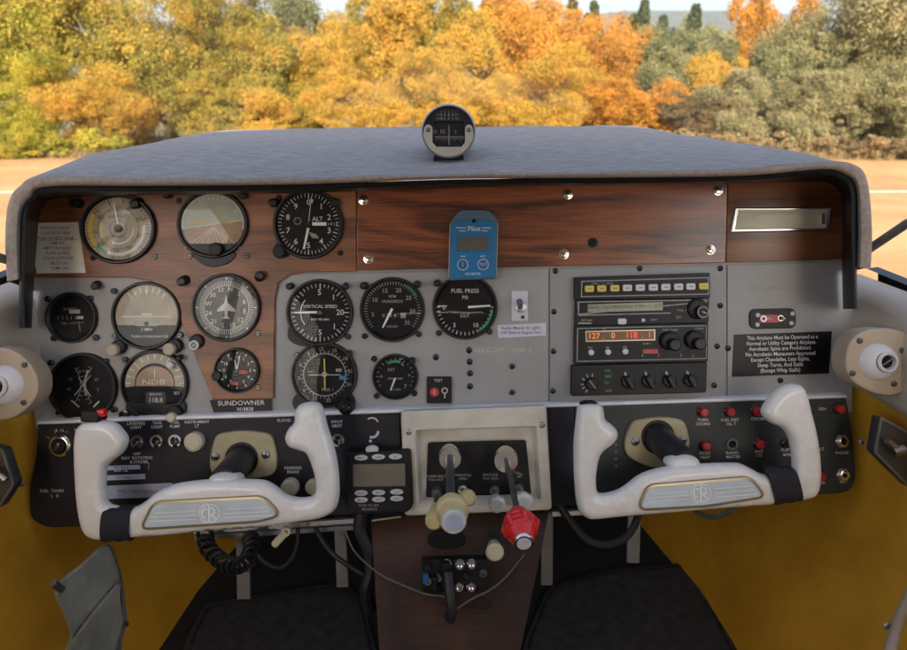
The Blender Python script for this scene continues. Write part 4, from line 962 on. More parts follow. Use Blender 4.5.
w2 = wheel('white right control wheel with black tape at the right end of its bar', outR, (684, 463), (656.5, 436), [(636.5, 504.5), (645, 483.5), (744, 475.5), (758, 492), (700, 501)], (697, 489), [(762, 466), (790, 466.5), (798, 499.5), (771, 503.5)], '', (640, 755))
# push to talk switch strapped on the left horn
m = MB(.80); m.prism(rrect(94, 415.5, 19, 11, 3, 2), -8, 9, 2, back=True); b_ = m.build('talk_button', 'black_plastic', w1)
m = MB(.80); m.spool(m.pt(100, 413, 4), m.pt(108.5, 411, 6), [(0, .0045), (.8, .0045), (1, .0035)], 14); m.build('button_tip', 'red_plastic', b_)
m = MB(.80); m.lathe(589, 404, [(9, -6), (9, 2), (7, 4)], 22, 1, .35); m.build('end_cap', 'black_plastic', w2)

# ================================================================== TIMER / GPS UNIT
GD = .845
t = thing('engine_monitor', 'black handheld style monitor with olive screen and oval buttons, left of the throttle box', 'monitor', 380, 482, GD)
MB(GD).prism(roundpoly([(347, 452), (411, 449), (413.5, 505), (408, 512), (352, 514), (346, 508)], [4, 4, 6, 6, 6, 6]), -12, 2, 1.5, back=True).build('case', 'black_plastic', t)
MB(GD).frame(rrect(379.5, 474.5, 55, 25, 1.5, -1), rrect(379.5, 474.5, 52, 22.5, 1.5, -1), 2, 3).build('screen_frame', 'black_gloss', t)
MB(GD).flat(rrect(379.5, 474.5, 52, 22.5, 1.5, -1), 2.4).build('screen', 'lcd_olive', t)
for x, y in ((361.5, 457), (378.7, 456.3), (395.7, 455.8), (361.5, 492.2), (379, 491.7), (397, 491), (361.5, 499), (379, 498.5), (397, 497.6)):
    q = MB(GD); q.prism(ell(x, y, 6.6, 2.7, 20), 2, 4.2, .6); q.use(1).text({361.5: 'MENU', 378.7: 'PWR', 379: 'ENT', 395.7: 'SEL', 397: 'CLR'}[x], x, y, 2.6, 4.4); q.build('button', ['button_white', 'ink'], t)
MB(GD).text('PUSH TO SET', 369, 505, 3.4, 2.2).text('MONITOR', 370, 508.8, 3.2, 2.2).build('lettering', 'dim_mark', t)
MB(GD).prism(ell(372, 449.5, 6.5, 4, 20), -3, 1.6, .6).build('antenna_cap', 'sticker', t)
t = tag(MB(LD).arc(372, 424, 5.5, 7, -40, 70, .5, 12).arc(372, 431, 5, 7.5, 90, 200, .5, 12).flat(ell(370.5, 441, 1.6, n=10), .5).build('curved_arrow_mark', 'sticker', None, origin=P(372, 428, LD)), 'small white curved arrow mark on black above the handheld monitor', 'marking')

# ================================================================== THROTTLE BOX
QD = .855
t = thing('throttle_box', 'cream framed box with black recess holding the engine levers, centre of the lower panel', 'control box', 476, 460, QD)
o_ = roundpoly([(401, 411), (546, 405.5), (551.5, 509), (405, 515)], 4); n_ = len(o_)
i1 = roundpoly([(416, 430), (536, 426), (540, 499), (420, 503)], 3)
i2 = roundpoly([(427.5, 445), (527, 442.5), (532.5, 498), (425.5, 501)], 3)
m = MB(QD)
m.rings([[m.pt(x, y, -8) for x, y in o_], [m.pt(x, y, 2.5) for x, y in o_], [m.pt(x, y, 4) for x, y in offset(o_, 1.6)], [m.pt(x, y, 4) for x, y in offset(i1, -1)], [m.pt(x, y, 3) for x, y in i1], [m.pt(x, y, -10) for x, y in offset(i1, 2.5)]], False, False)
m.build('frame', 'cream_plastic', t)
m = MB(QD); m.rings([[m.pt(x, y, -9) for x, y in offset(i1, 1.5)], [m.pt(x, y, -10) for x, y in offset(i2, -2)], [m.pt(x, y, -12) for x, y in i2]], False, False); m.build('inner_bezel', 'cream_plastic', t)
m = MB(QD); m.prism(offset(i2, -.5), -16, -11.8, 0); m.build('recess', 'black_plastic', t)
m = MB(QD); m.text('CARB HEAT', 436, 479.5, 3.6, -11.6).text('PULL HOT', 436, 483, 3.2, -11.6).text('THROTTLE', 463, 478.5, 3.4, -11.6).text('OPEN', 463, 482, 3.2, -11.6).text('MIXTURE', 491, 478, 3.6, -11.6).text('PULL LEAN', 491, 481.6, 3.2, -11.6).text('CABIN', 519, 476.5, 3.6, -11.6, -20).text('AIR', 520, 480, 3.2, -11.6); m.build('lettering', 'dim_mark', t)
for x, y in ((409, 431), (541.5, 424)):
    m = MB(QD); m.lathe(x, y, [(3.2, 4), (3, 4.8), (1.6, 5.4)], 14); m.use(1).line(x - 2, y, x + 2, y, .7, 5.6); m.build('screw', ['steel', 'hole'], t)
m = MB(QD); m.prism([(412, 507.5), (545, 501.5), (545.3, 506), (412.4, 512)], 4, 4.8, .4); m.build('lower_lip', 'cream_plastic', t)
def lever(name, label, cat, base, sleeve_r, knobp, kd, kr, m_k, m_cap, prof, rod_r=.0042, cr=.8):
    t = thing(name, label, cat, *base, QD)
    b0 = P(base[0], base[1], .866); b1 = P(base[0] + .5, base[1] + 5, .838)
    if sleeve_r:
        m = MB(); m.spool(b0, b1, [(0, sleeve_r), (.75, sleeve_r), (.8, sleeve_r * .93), (.86, sleeve_r), (1, sleeve_r * .96), (1.0, sleeve_r * .5)], 24); m.build('sleeve', 'chrome', t)
    prof = catmull(prof, 4, False)
    k0 = P(knobp[0], knobp[1], kd); k1 = P(knobp[2], knobp[3], kd - knobp[4])
    m = MB(); m.tube([b1 + (b1 - k0) * .05, b1.lerp(k0, .5) + Vector((0, 0, .002)), k0 + (k1 - k0) * .15], rod_r, 14, raw=True); m.build('rod', 'dark_steel', t)
    m = MB(); m.spool(k0, k1, [(a, r * kr) for a, r in prof], 28); kn = m.build('knob', m_k, t)
    if m_cap:
        ax = (k1 - k0).normalized()
        m = MB(); m.spool(k1 - ax * .002, k1 + ax * .004, [(0, kr * cr), (.7, kr * cr), (1, kr * cr * .9)], 28); m.build('end_cap', m_cap, kn)
        m = MB(); m.spool(k1 + ax * .0038, k1 + ax * .0046, [(0, kr * cr * .72), (1, kr * cr * .68)], 22); m.build('cap_inlay', 'sticker' if m_cap == 'chrome' else 'label_tape', kn)
    return t
lever('throttle_lever', 'large cream fluted throttle knob with a clear end cap on a dark rod', 'throttle', (449.6, 454), .0135, (450.5, 500, 453.5, 521, .045), .775, .0178, 'knob_cream', 'knob_clear',
      [(0, .35), (.08, .62), (.18, .66), (.26, .6), (.36, .95), (.5, 1.0), (.62, .98), (.72, .86), (1, .76)], .0052, .76)
mx = lever('mixture_lever', 'bright red ribbed mixture knob with a silver end disc on a long rod', 'mixture lever', (505.5, 456), .0145, (517.5, 512, 523.5, 541, .04), .76, .0178, 'red_plastic', 'chrome',
      [(0, .5), (.15, .6), (.22, .62), (.3, .9), (.38, 1.0), (.45, .94), (.52, 1.0), (.6, .94), (.68, .98), (.8, .85), (1, .62)], .0036, .6)
# lobes on the red knob
m = MB()
k0, k1 = P(517.5, 512, .76), P(523.5, 541, .72); ax = (k1 - k0).normalized(); x_ = ax.cross(Vector((0, 0, 1))).normalized(); y_ = ax.cross(x_)
for k in range(6):
    a = k * math.pi / 3 + .3; q = x_ * math.cos(a) + y_ * math.sin(a)
    m.tube([k0 + (k1 - k0) * .28 + q * .0145, k0 + (k1 - k0) * .5 + q * .0168, k0 + (k1 - k0) * .75 + q * .0145], [.003, .0048, .003], 8, raw=True)
m.build('grip_lobes', 'red_plastic', [c for c in bpy.data.objects if c.parent == mx and c.name.startswith('knob')][0], origin=Vector(mx['_o']))
def pull(label, base, tip, td, col, r=.0085, m2='dark_steel'):
    t = thing('pull_knob', label, 'pull knob', *base, QD, group='small pull knobs of the throttle box')
    b = P(base[0], base[1], .868); k0 = P(base[0] + (tip[0] - base[0]) * .45, base[1] + (tip[1] - base[1]) * .45, .868 + (td - .868) * .5); k1 = P(tip[0], tip[1], td)
    MB().spool(b, b.lerp(k0, .3), [(0, .0065), (1, .006)], 14).build('collar', 'steel', t)
    MB().tube([b, k0 + (k1 - k0) * .1], .0028, 10, raw=True).build('rod', m2, t)
    MB().spool(k0, k1, [(0, .5 * r), (.1, .6 * r), (.75, 1.15 * r), (.92, 1.1 * r), (1, .8 * r)], 8 if col == 'knob_clear' else 18).build('knob', col, t)
pull('small cream pull knob hanging lowest, left behind the large cream throttle knob', (437, 490), (433.5, 524), .79, 'knob_cream', .0088)
pull('small cream pull knob right behind the large cream throttle knob', (462, 489), (468, 499), .80, 'knob_cream', .0088)
pull('clear faceted pull knob left of the red mixture rod', (494, 489), (497.5, 506), .82, 'knob_clear', .0095)
pull('clear faceted pull knob right of the red mixture rod', (518, 487), (524, 504), .82, 'knob_clear', .0115)
# ================================================================== CENTRE CONSOLE
CD = .875
con = thing('console', 'dark wood veneered centre console dropping to the floor below the throttle box', 'console', 450, 560, CD)
m = MB()
fl = [(371, 521, .875), (401, 517, .872), (546, 511, .872), (549, 512, .875), (520, 652, .79), (516, 700, .76), (385, 700, .76), (379.5, 652, .79)]
bk = [P(x, y, d) + Vector((0, .16, 0)) for x, y, d in fl]
m.rings([bk, [P(*q) for q in fl]], False, True); m.build('veneer', 'wood_console', con)
m = MB(.848); m.prism(ell(446.5, 540, 19, 9, 28), -6, 1, .8); m.build('trim_slot', 'hole', con)
m = MB(.865); m.prism([(372, 519.5), (401, 515.5), (401, 517.3), (372, 521.3)], 0, 1.5, .3); m.build('edge_strip', 'plate_cream', con)
t = thing('heater_knob', 'single white capped pull knob sticking out of the wood console below the throttle box', 'pull knob', 493, 538, .86)
b = P(493, 537, .868); k0 = P(493.5, 542, .835); k1 = P(495, 553, .80)
MB().spool(b, b.lerp(k0, .4), [(0, .008), (1, .0075)], 16).build('collar', 'black_plastic', t); MB().spool(b, k0.lerp(k1, .6), [(0, .005), (1, .0068)], 16).build('stem', 'dark_steel', t); MB().spool(k0.lerp(k1, .35), k1, [(0, .0075), (.3, .0085), (.9, .0105), (1, .008)], 18).build('knob', 'knob_ivory', t)
# fuel / jack cluster
JD = .815
t = thing('jack_block', 'black block of plugs and silver jacks on the wood console', 'jack panel', 454, 575, JD)
MB(JD).prism(roundpoly([(421, 561), (487, 559), (489, 589), (423, 592)], 2), -12, 0, 1).build('plate', 'black_plastic', t)
def jk(x, y, r=5.2, c='chrome'):
    m = MB(JD); m.lathe(x, y, [(r, 0), (r, 3), (r * .8, 4.4), (r * .45, 4.4), (r * .42, 2)], 18); m.build('jack', c, t)
for x, y in ((447, 563.5), (459.8, 563.8), (471.5, 563.3), (459, 586), (471, 586)): jk(x, y)
for x, y, c in ((428, 566, 'black_gloss'), (438, 577, 'steel'), (483, 572, 'dark_steel'), (428, 580, 'steel'), (466, 575, 'black_gloss')): jk(x, y, 4.4, c)
m = MB(JD); m.prism(rrect(426, 577, 6, 10, 2), 0, 6, .8); m.build('blue_plug', 'device_blue_dark', t)
for x, y, l in ((446, 571, 8), (435, 580, 6)):
    m = MB(JD); m.prism(rrect(x, y, l, 24 if l > 7 else 14, 2), 0, 12, 1.5); m.build('plug', 'black_plastic', t)
def cord(name, label, pts, r, m_='rubber_cord', cat='cord', n=8, grp=None):
    q = catmull(pts, 7, False); mb = MB(); mb.tube(q, r, n)
    return tag(mb.build(name, m_, None, origin=P(*pts[0])), label, cat, grp)
cord('cable', 'thick black cable hanging from the plug block on the wood console', [(448, 572, .80), (449, 585, .795), (451, 600, .79), (452, 614, .79), (449, 619, .795)], [.006] * 28 + [.007], 'rubber_cord', 'cable')
cord('wire', 'thin grey wire sagging across the console from the left into the plug block', [(345, 530, .85), (355, 552, .84), (378, 573, .825), (400, 584, .815), (425, 594, .805), (445, 597, .80), (452, 606, .79)], .0011, 'wire_grey', 'wire')
cord('wire', 'thin wire running from the hanging cable up right across the console', [(452, 612, .79), (470, 600, .805), (490, 590, .81), (505, 578, .82), (520, 560, .84), (532, 545, .855)], .0011, 'wire_grey', 'wire')
m = MB(); m.tube([(482 + 7 * math.cos(a), 602 + 6.5 * math.sin(a), .81) for a in [i * .35 for i in range(18)]], .0013, 6); tag(m.build('wire_loop', 'rubber_cord', None, origin=P(482, 602, .82)), 'small black wire loop lying against the wood console', 'wire')
cord('cable', 'thick black cable dropping beside the console below the handheld monitor', [(362, 512, .86), (360, 530, .86), (368, 550, .86), (371, 570, .86), (366, 590, .86), (370, 610, .87)], .008, 'rubber_cord', 'cable')
cord('cable', 'black cable looping under the black panel left of the console', [(316, 528, .88), (322, 540, .88), (335, 556, .87), (356, 570, .87), (372, 580, .87)], .0032, 'rubber_cord', 'cable')
# coiled cord
pts = []
base = catmull([(205, 532, .86), (208, 548, .86), (220, 560, .855), (232, 566, .85), (246, 562, .85), (252, 548, .855), (250, 538, .86)], 24, False)
for i, (x, y, d) in enumerate(base):
    a = i * .62; pts.append((x + 7.5 * math.cos(a), y + 7.5 * math.sin(a), d + .009 * math.sin(a * 1.0 + 1)))
m = MB(); m.tube(catmull(pts, 2, False), .0024, 6); tag(m.build('coiled_cord', 'rubber_cord', None, origin=P(230, 550, .86)), 'black coiled microphone cord hanging below the left control wheel', 'coiled cord')
cord('cord', 'plain black cord looping right of the coiled cord under the left wheel', [(252, 545, .86), (262, 560, .86), (278, 568, .86), (291, 560, .86), (297, 545, .86), (298, 528, .86)], .0026)
t = thing('key_fob', 'small off-white plug hanging below the right part of the left control wheel', 'plug', 283, 536, .84)
m = MB(.84); m.prism(rrect(280, 538.5, 20, 7.5, 3, -48), -3, 3, 1.4, back=True); m.build('body', 'knob_ivory', t)
m = MB(.84); m.frame(ell(286.5, 531, 4.6, n=18), ell(286.5, 531, 2.2, n=18), -3, 3.6); m.build('eyelet', 'knob_ivory', t)
m = MB(.84); m.tube([(286.5, 531, .84), (281, 529, .845), (274, 527, .85), (271, 519, .86)], .0014, 6); m.build('lead', 'sticker', t)
cord('cable', 'black cable looping under the right control wheel beside the console', [(556, 498, .88), (566, 515, .88), (585, 538, .88), (606, 545, .88), (625, 538, .885), (636, 522, .89), (640, 505, .9)], .005, 'rubber_cord', 'cable')
cord('cable', 'thin dark cable sagging beneath the right wheel badge', [(690, 505, .88), (700, 514, .88), (716, 517, .88), (730, 511, .88), (738, 503, .88)], .003, 'dark_steel', 'cable')
# brackets under the panel
def bar(name, label, pts, w, m_='steel', grp=None, cat='bracket'):
    mb = MB(); a, b = [P(*p) for p in pts]; ax = (b - a).normalized(); x = Vector((1, 0, 0)) if abs(ax.x) < .7 else Vector((0, 0, 1)); y = ax.cross(x).normalized(); x = y.cross(ax)
    def rg(c): return [c + x * w * sx + y * .004 * sy for sx, sy in ((1, 1), (-1, 1), (-1, -1), (1, -1))]
    mb.rings([rg(a), rg(b)]); return tag(mb.build(name, m_, None, origin=a), label, cat, grp)
G = 'metal support brackets under the panel'
mat('dull_metal', (0.22, 0.22, 0.22), .5, .6, var=.15, vscale=30)
bar('bracket', 'dull grey upright bracket behind the coiled cord', [(243, 525, .93), (244.5, 598, .93)], .0085, 'dull_metal', G)
bar('bracket', 'dull grey upright bracket just left of the wood console', [(340, 518, .93), (343, 586, .93)], .0075, 'dull_metal', G)
bar('bracket', 'dull grey upright bracket just right of the wood console', [(547, 512, .93), (546.5, 584, .93)], .0075, 'dull_metal', G)
bar('bracket', 'dull grey short upright bracket below the left bend of the right wheel', [(634, 510, .97), (632.5, 562, .97)], .0085, 'dull_metal', G)
bar('crossbar', 'silver horizontal rail under the black panel left of the console', [(195, 531, .89), (362, 519.5, .89)], .0028, 'steel', cat='rail')
bar('crossbar', 'dark horizontal rail lower down under the black panel left of the console', [(195, 537, .90), (366, 526, .90)], .0028, 'dull_metal', cat='rail')
bar('crossbar', 'silver horizontal rail under the panel right of the console', [(552, 513.5, .89), (640, 509, .89)], .0028, 'steel', cat='rail')

# ================================================================== CABIN (world aligned)
def Wl(x, y, z): return Vector((x, y, EYE + z))            # metres relative to the eye
FLZ = -.79
# floor and firewall
m = MB(); m.rings([[Wl(-.56, -1.4, FLZ), Wl(.56, -1.4, FLZ)], [Wl(-.54, .6, FLZ), Wl(.54, .6, FLZ)], [Wl(-.46, 1.05, FLZ), Wl(.46, 1.05, FLZ)], [Wl(-.36, 1.35, FLZ), Wl(.36, 1.35, FLZ)]], False, False, closed=False)
tag(m.build('floor', 'carpet_black', None, origin=Wl(0, 0, FLZ), world=True), kind='structure')
m = MB(); m.rings([[Wl(-.44, 1.35, FLZ), Wl(.44, 1.35, FLZ)], [Wl(-.44, 1.36, -.22), Wl(.44, 1.36, -.22)]], False, False, closed=False)
fw = m.build('firewall', 'carpet_black', None, origin=Wl(0, 1.35, FLZ), world=True); tag(fw, 'black firewall bulkhead at the dark end of the footwells', 'bulkhead')
def walls(side):
    sd = 'left' if side < 0 else 'right'
    ys = [-1.4, -.6, .2, .5, .62, .70, .78, .9, 1.05, 1.2, 1.36]
    Xs = [.56, .565, .56, .55, .54, .528, .515, .50, .46, .42, .36]
    zs = [-.79, -.7, -.6, -.5, -.42, -.385]
    t = wthing('side_wall', f'{"mustard" if 1 else ""} yellow painted cabin wall on the {sd} with a tan upper trim', 'side wall', Wl(side * .53, .3, FLZ))
    if side < 0: Xs = [X + .022 for X in Xs]
    m = MB(); rg = []
    for z in zs:
        k = (z - FLZ) / (-.385 - FLZ); bulge = .02 * math.sin(k * math.pi)
        rg.append([Wl(side * (X + bulge - .12 * (1 - k) ** 1.3 * (1 if y > .3 else .4)), y, z) for X, y in zip(Xs, ys)])
    m.rings(rg, False, False, closed=False); m.build('panel', 'ochre', t, smooth=60)
    m = MB(); rg = []
    for dx, z in ((0, -.386), (-.012, -.383), (-.016, -.372), (-.012, -.32), (-.004, -.285), (.012, -.272), (.045, -.27), (.05, -.30)):
        rg.append([Wl(side * (X + dx), y, z + .035 * max(0, (.9 - y)) * (1 if z > -.35 else .0) * (1 if y > .2 else .0)) for X, y in zip(Xs[:8], ys[:8])])
    m.rings(rg, False, False, closed=False); m.build('trim', 'trim_tan', t, smooth=60)
    m = MB(); m.rings([[Wl(side * (X + .052), y, -.262) for X, y in zip(Xs[:8], ys[:8])], [Wl(side * (X + .068), y, -.260) for X, y in zip(Xs[:8], ys[:8])], [Wl(side * (X + .072), y, -.285) for X, y in zip(Xs[:8], ys[:8])]], False, False, closed=False); m.build('window_channel', 'black_plastic', t)
    m = MB(); m.rings([[Wl(side * (X + .072), y, -.285) for X, y in zip(Xs, ys)], [Wl(side * (X + .10), y, -.5) for X, y in zip(Xs, ys)], [Wl(side * (X + .08), y, -.9) for X, y in zip(Xs, ys)]], False, False, closed=False); m.build('outer_skin', 'white_skin', t, smooth=60)
    m = MB(); m.rings([[Wl(side * .60, y, -.262) for y in (-1.35, -.1)], [Wl(side * .52, y, .24) for y in (-1.35, -.1)]], False, False, closed=False); m.build('window', 'pane_glass', t)
    m = MB(); m.rings([[Wl(side * .60, y, -.262) for y in (-.02, .5)], [Wl(side * .52, y, .24) for y in (-.02, .38)]], False, False, closed=False); m.build('window', 'pane_glass', t)
    for ya, yb, w in ((-1.38, -1.38, .04), (-.06, -.06, .035), (.56, .42, .022)):
        m = MB(); a, b = Wl(side * .60, ya, -.28), Wl(side * .515, yb, .26)
        m.rings([[a + Vector((dx, dy, 0)) for dx, dy in ((.012, w), (-.012, w), (-.012, -w), (.012, -w))], [b + Vector((dx, dy, 0)) for dx, dy in ((.012, w), (-.012, w), (-.012, -w), (.012, -w))]]); m.build('pillar', 'headliner', t)
    return t
walls(-1); walls(1)
# unseen roof with headliner and outer skin, front edge extended to shade the hood
t = wthing('cabin_roof', 'pale cabin roof with headliner over the seats, above the frame', 'roof', Wl(0, -.5, .3))
for nm, mm, off in (('headliner', 'headliner', 0), ('outer_skin', 'white_skin', .03)):
    m = MB(); rg = []
    for y in (-1.5, -1.0, -.5, 0, .3, .46):
        rg.append([Wl(x * (1 + off), y, .36 + off - .13 * (abs(x) / .56) ** 3 - (.05 if y > .4 else 0)) for x in [-.6, -.5, -.36, -.2, 0, .2, .36, .5, .6]])
    m.rings(rg, False, False, closed=False); m.build(nm, mm, t, smooth=60)
m = MB(); m.rings([[Wl(-.66, -1.42, FLZ), Wl(.66, -1.42, FLZ)], [Wl(-.66, -1.45, -.25), Wl(.66, -1.45, -.25)], [Wl(-.63, -1.5, .34), Wl(.63, -1.5, .34)]], False, False, closed=False)
tag(m.build('rear_bulkhead', 'headliner', None, origin=Wl(0, -1.42, FLZ), world=True), 'pale fabric bulkhead closing the cabin behind the seats', 'bulkhead')  # unseen; solid and wider than the cabin to keep sun out from behind
# windscreen
t = wthing('windscreen', 'clear wraparound windscreen in front of the carpeted hood', 'windscreen', Wl(0, 1.0, -.1))
m = MB(); rg = []
NB = 24
for k in range(7):
    s_ = k / 6; row = []
    for i in range(NB + 1):
        a = -math.pi / 2 + math.pi * i / NB
        bx, by = .62 * math.sin(a), .52 + .92 * max(0, math.cos(a)) ** .8; bz = -.262 + .19 * max(0, math.cos(a)) ** .9
        tx, ty = .56 * math.sin(a), .40 + .07 * math.cos(a); tz = .24 + .07 * math.cos(a)
        bow = .07 * math.sin(s_ * math.pi)
        row.append(Wl(bx + (tx - bx) * s_ + bow * math.sin(a) * .3, by + (ty - by) * s_ + bow * .5, bz + (tz - bz) * s_ + bow))
    rg.append(row)
m.rings(rg, False, False, closed=False); m.build('pane', 'pane_glass', t, smooth=80)
# nose cowl outside, below the hood line
m = MB(); rg = []
for y, w, z0 in ((1.44, .52, -.24), (1.8, .50, -.28), (2.2, .45, -.33), (2.5, .36, -.40), (2.62, .2, -.55)):
    rg.append([Wl(w * math.sin(a), y, z0 - .55 + .55 * max(0, math.cos(a)) ** .6) for a in [-math.pi / 2 + math.pi * i / 16 for i in range(17)]])
m.rings(rg, False, False, closed=False); tag(m.build('nose_cowl', 'white_skin', None, origin=Wl(0, 1.5, -.5), world=True, smooth=70), 'white engine cowl ahead of the windscreen, hidden below the hood', 'cowl')

# rubber floor mats
def fmat(label, pts):
    m = MB(); out = [Wl(x, y, FLZ + .007) for x, y in pts]; m.rings([[v - Vector((0, 0, .006)) for v in out], out], False, True)
    c = sum(out, Vector()) / len(out)
    inn = [v.lerp(c, .06) + Vector((0, 0, .004)) for v in out]; m.rings([[v.lerp(c, .04) for v in out], inn], False, False)
    tag(m.build('floor_mat', 'mat_rubber', None, origin=out[0], world=True), label, 'floor mat', 'black rubber floor mats')
def onfloor(px, py, z=FLZ + .012):
    v = M.to_3x3() @ P(px, py, 1.0); k = z / v.z; return (v.x * k, v.y * k)
fmat('black ribbed floor mat left of the wood console', roundpoly([onfloor(205, 600), onfloor(343, 579), onfloor(362, 595), onfloor(379, 660), onfloor(384, 760), onfloor(150, 800), onfloor(184, 640)], .02))
fmat('black floor mat right of the wood console with slanting right edge', roundpoly([onfloor(548, 585), onfloor(600, 568), onfloor(692, 560), onfloor(740, 652), onfloor(780, 780), onfloor(515, 760), onfloor(524, 640)], .02))
mat('seat_vinyl', (.03, .03, .032), .6, var=.2, vscale=20, bump=.3, bscale=300)
for s_, l in ((-1, 'left'), (1, 'right')):                                  # rudder pedals deep in the dark
    for dx in (.12, .27):
        t = wthing('rudder_pedal', f'dark {"inner" if dx < .2 else "outer"} rudder pedal in the {l} footwell', 'pedal', Wl(s_ * dx, 1.2, FLZ + .12), group='rudder pedals')
        m = MB(); c = Wl(s_ * dx, 1.18, FLZ + .15); m.rings([[c + Vector((a * .04, b * .03 + o, b * .06)) for a, b in ((-1, -1), (1, -1), (1, 1), (-1, 1))] for o in (0, .012)]); m.build('pad', 'mat_rubber', t)
        m = MB(); m.tube([c + Vector((0, .01, 0)), c + Vector((0, .07, .12)), c + Vector((0, .08, .3))], .009, 8, raw=True); m.build('arm', 'dark_steel', t)

# ================================================================== SIDE FITTINGS
def vent(label, fx, fy, fr, screws, bx, by, br, nx, ny, d, pts):
    t = thing('air_vent', label, 'air vent', fx, fy, d, 'round eyeball air vents on the side walls')
    m = MB(d); m.prism(catmull(pts, 4), -22, 3, 2.2); m.build('flange', 'tan_plastic', t)
    for x, y in screws:
        m = MB(d); m.lathe(x, y, [(3.1, 3), (2.9, 4), (1.6, 4.6)], 14); m.use(1).line(x - 2, y, x + 2, y, .7, 4.8); m.build('screw', ['dark_steel', 'hole'], t)
    m = MB(d); m.lathe(bx, by, [(br * 1.0, 3), (br * .98, 4.5), (br * .88, 7), (br * .68, 9.5), (br * .55, 10)], 36, dx=(nx - bx) / 12, dy=(ny - by) / 12, cap=False); m.build('eyeball', 'vent_white', t)
    m = MB(d); r = br * .56; m.lathe(nx, ny, [(r, 9), (r * 1.02, 12), (r * .9, 13.2), (r * .72, 13.2), (r * .64, 10), (r * .6, 5)], 30, cap=False); m.use(1).flat(ell(nx, ny, r * .70, n=24), 8); m.build('nozzle', ['vent_white', 'hole'], t)
    m = MB(d); m.prism(rrect(nx, ny, r * .95, 1.2, .4, -35), 9, 11, .3); m.build('vane', 'gold_trim', t)
vent('round white air vent in a tan flange, cut by the left picture edge', 2, 383, 38, [(26.5, 364.5), (25.5, 402), (-18, 366), (-18, 400)], 7, 385, 20, 3, 385, .80, [(-32, 362), (-20, 350), (0, 347), (20, 353), (35, 368), (40, 383), (37, 398), (24, 412), (6, 420), (-16, 416), (-32, 404)])
vent('round white air vent in a tan flange on the right side wall', 878, 362, 38, [(858, 340.5), (900, 350), (850.5, 373), (892, 383.5)], 874.5, 362, 18.5, 881, 361, .80, [(845, 350), (851, 338), (864, 330), (884, 328), (900, 331), (914, 340), (920, 358), (916, 378), (906, 389), (888, 395.5), (868, 391), (852, 382), (844, 368)])
def handle(name, label, outl, d, bars, extra=None):
    cx = sum(p[0] for p in outl) / len(outl); cy = sum(p[1] for p in outl) / len(outl)
    t = thing(name, label, 'door handle', cx, cy, d)
    MB(d).prism(outl, -12, 0, 1.5).build('plate', 'dark_steel', t)
    MB(d).frame(outl, offset(outl, 2.2), 0, 2, 0).build('rim', 'dull_metal', t)
    for (a, b, r) in bars:
        MB(d).tube([(a[0], a[1], d - .012), (b[0], b[1], d - .012)], r, 12).build('lever', 'steel', t)
    return t
handle('door_handle', 'dark recessed door latch plate with a silver lever, on the yellow right wall', roundpoly([(879.5, 416), (907, 431), (930, 443), (930, 497), (907, 486), (873, 452)], 3), .80, [((887, 440), (899, 451), .0045), ((893, 452), (904, 449), .006)])
handle('door_handle', 'dark latch plate on the yellow left wall, cut by the picture edge', roundpoly([(-30, 440), (4, 449), (15.5, 484), (0, 508), (-30, 512)], 3), .80, [((-8, 470), (6, 480), .004)])
mat('scr', (.5, .5, .48), .35, .8)
def wscrew(label, x, y, d, r=3.6):
    t = MB(d); t.lathe(x, y, [(r, 0), (r, 1), (r * .7, 2.4), (.01, 2.8)], 14, cap=False); t.use(1).line(x - r * .6, y, x + r * .6, y, .8, 2.9); tag(t.build('screw', ['scr', 'hole'], None, origin=P(x, y, d)), label, 'screw', 'screws on the side walls')
wscrew('small silver screw in the yellow right wall beside the lower panel', 861, 442, .825, 3); wscrew('silver screw in the yellow right wall beside the tan tube, lower right corner', 887, 626, .70, 4)
wscrew('small silver screw in the yellow left wall beside the lower panel', 22, 484, .835, 2.6)
m = MB(); m.tube([M.inverted() @ Wl(.36, .40, FLZ + .02), P(886, 665, .66), P(893, 640, .68), P(900, 618, .70), P(908, 600, .72), P(925, 565, .74), M.inverted() @ Wl(.535, .66, -.40)], .0055, 12, raw=True); tag(m.build('door_strut', 'tan_plastic', None, origin=P(893, 640, .68)), 'tan tube at the lower right corner before the yellow wall', 'tube')
m = MB(); m.tube([P(864, 253, .85), P(872, 247, .83), P(907, 223.5, .76), M.inverted() @ Wl(.578, .53, -.06)], .0052, 12, raw=True); tag(m.build('brace_rod', 'dull_metal', None, origin=P(870, 248, .84)), 'dark grey rod running from the hood edge to the right window frame', 'rod')
m = MB(); m.tube([P(14, 262, .83), P(4, 259, .80), M.inverted() @ Wl(-.578, .53, -.06)], .0052, 12, raw=True); tag(m.build('brace_rod', 'dull_metal', None, origin=P(4, 259, .8)), 'dark rod tip showing at the hood\'s left lower edge', 'rod')
# map pocket
t = thing('map_pocket', 'worn grey-green document pocket hanging on the yellow left wall', 'map pocket', 92, 597, .80)
def pk(px, py, h=0):
    d = .735 + (px - 55) / 70 * .09; return P(px, py, d - h)
m = MB(); o1 = [(54.5, 588), (80, 565), (107, 543), (118, 562), (123, 582), (125.5, 603), (127, 622), (122, 640), (116, 660), (66, 660), (70, 635), (62, 612)]
o1 = catmull(o1, 3)
nz = [.004 * math.sin(i * .75) for i in range(len(o1))]
m.rings([[pk(x, y, -.006) for x, y in o1], [pk(x, y, .003 + z) for (x, y), z in zip(o1, nz)], [pk(x, y, .009 + z) for (x, y), z in zip(offset(o1, 3), nz)]], False, True); m.build('back', 'pocket_grey', t, smooth=50)
m = MB(); o2 = [(68, 645), (96, 607), (121, 578), (124.5, 603), (126, 622), (121, 640), (115, 662), (66, 662)]; o2 = roundpoly(o2, 5)
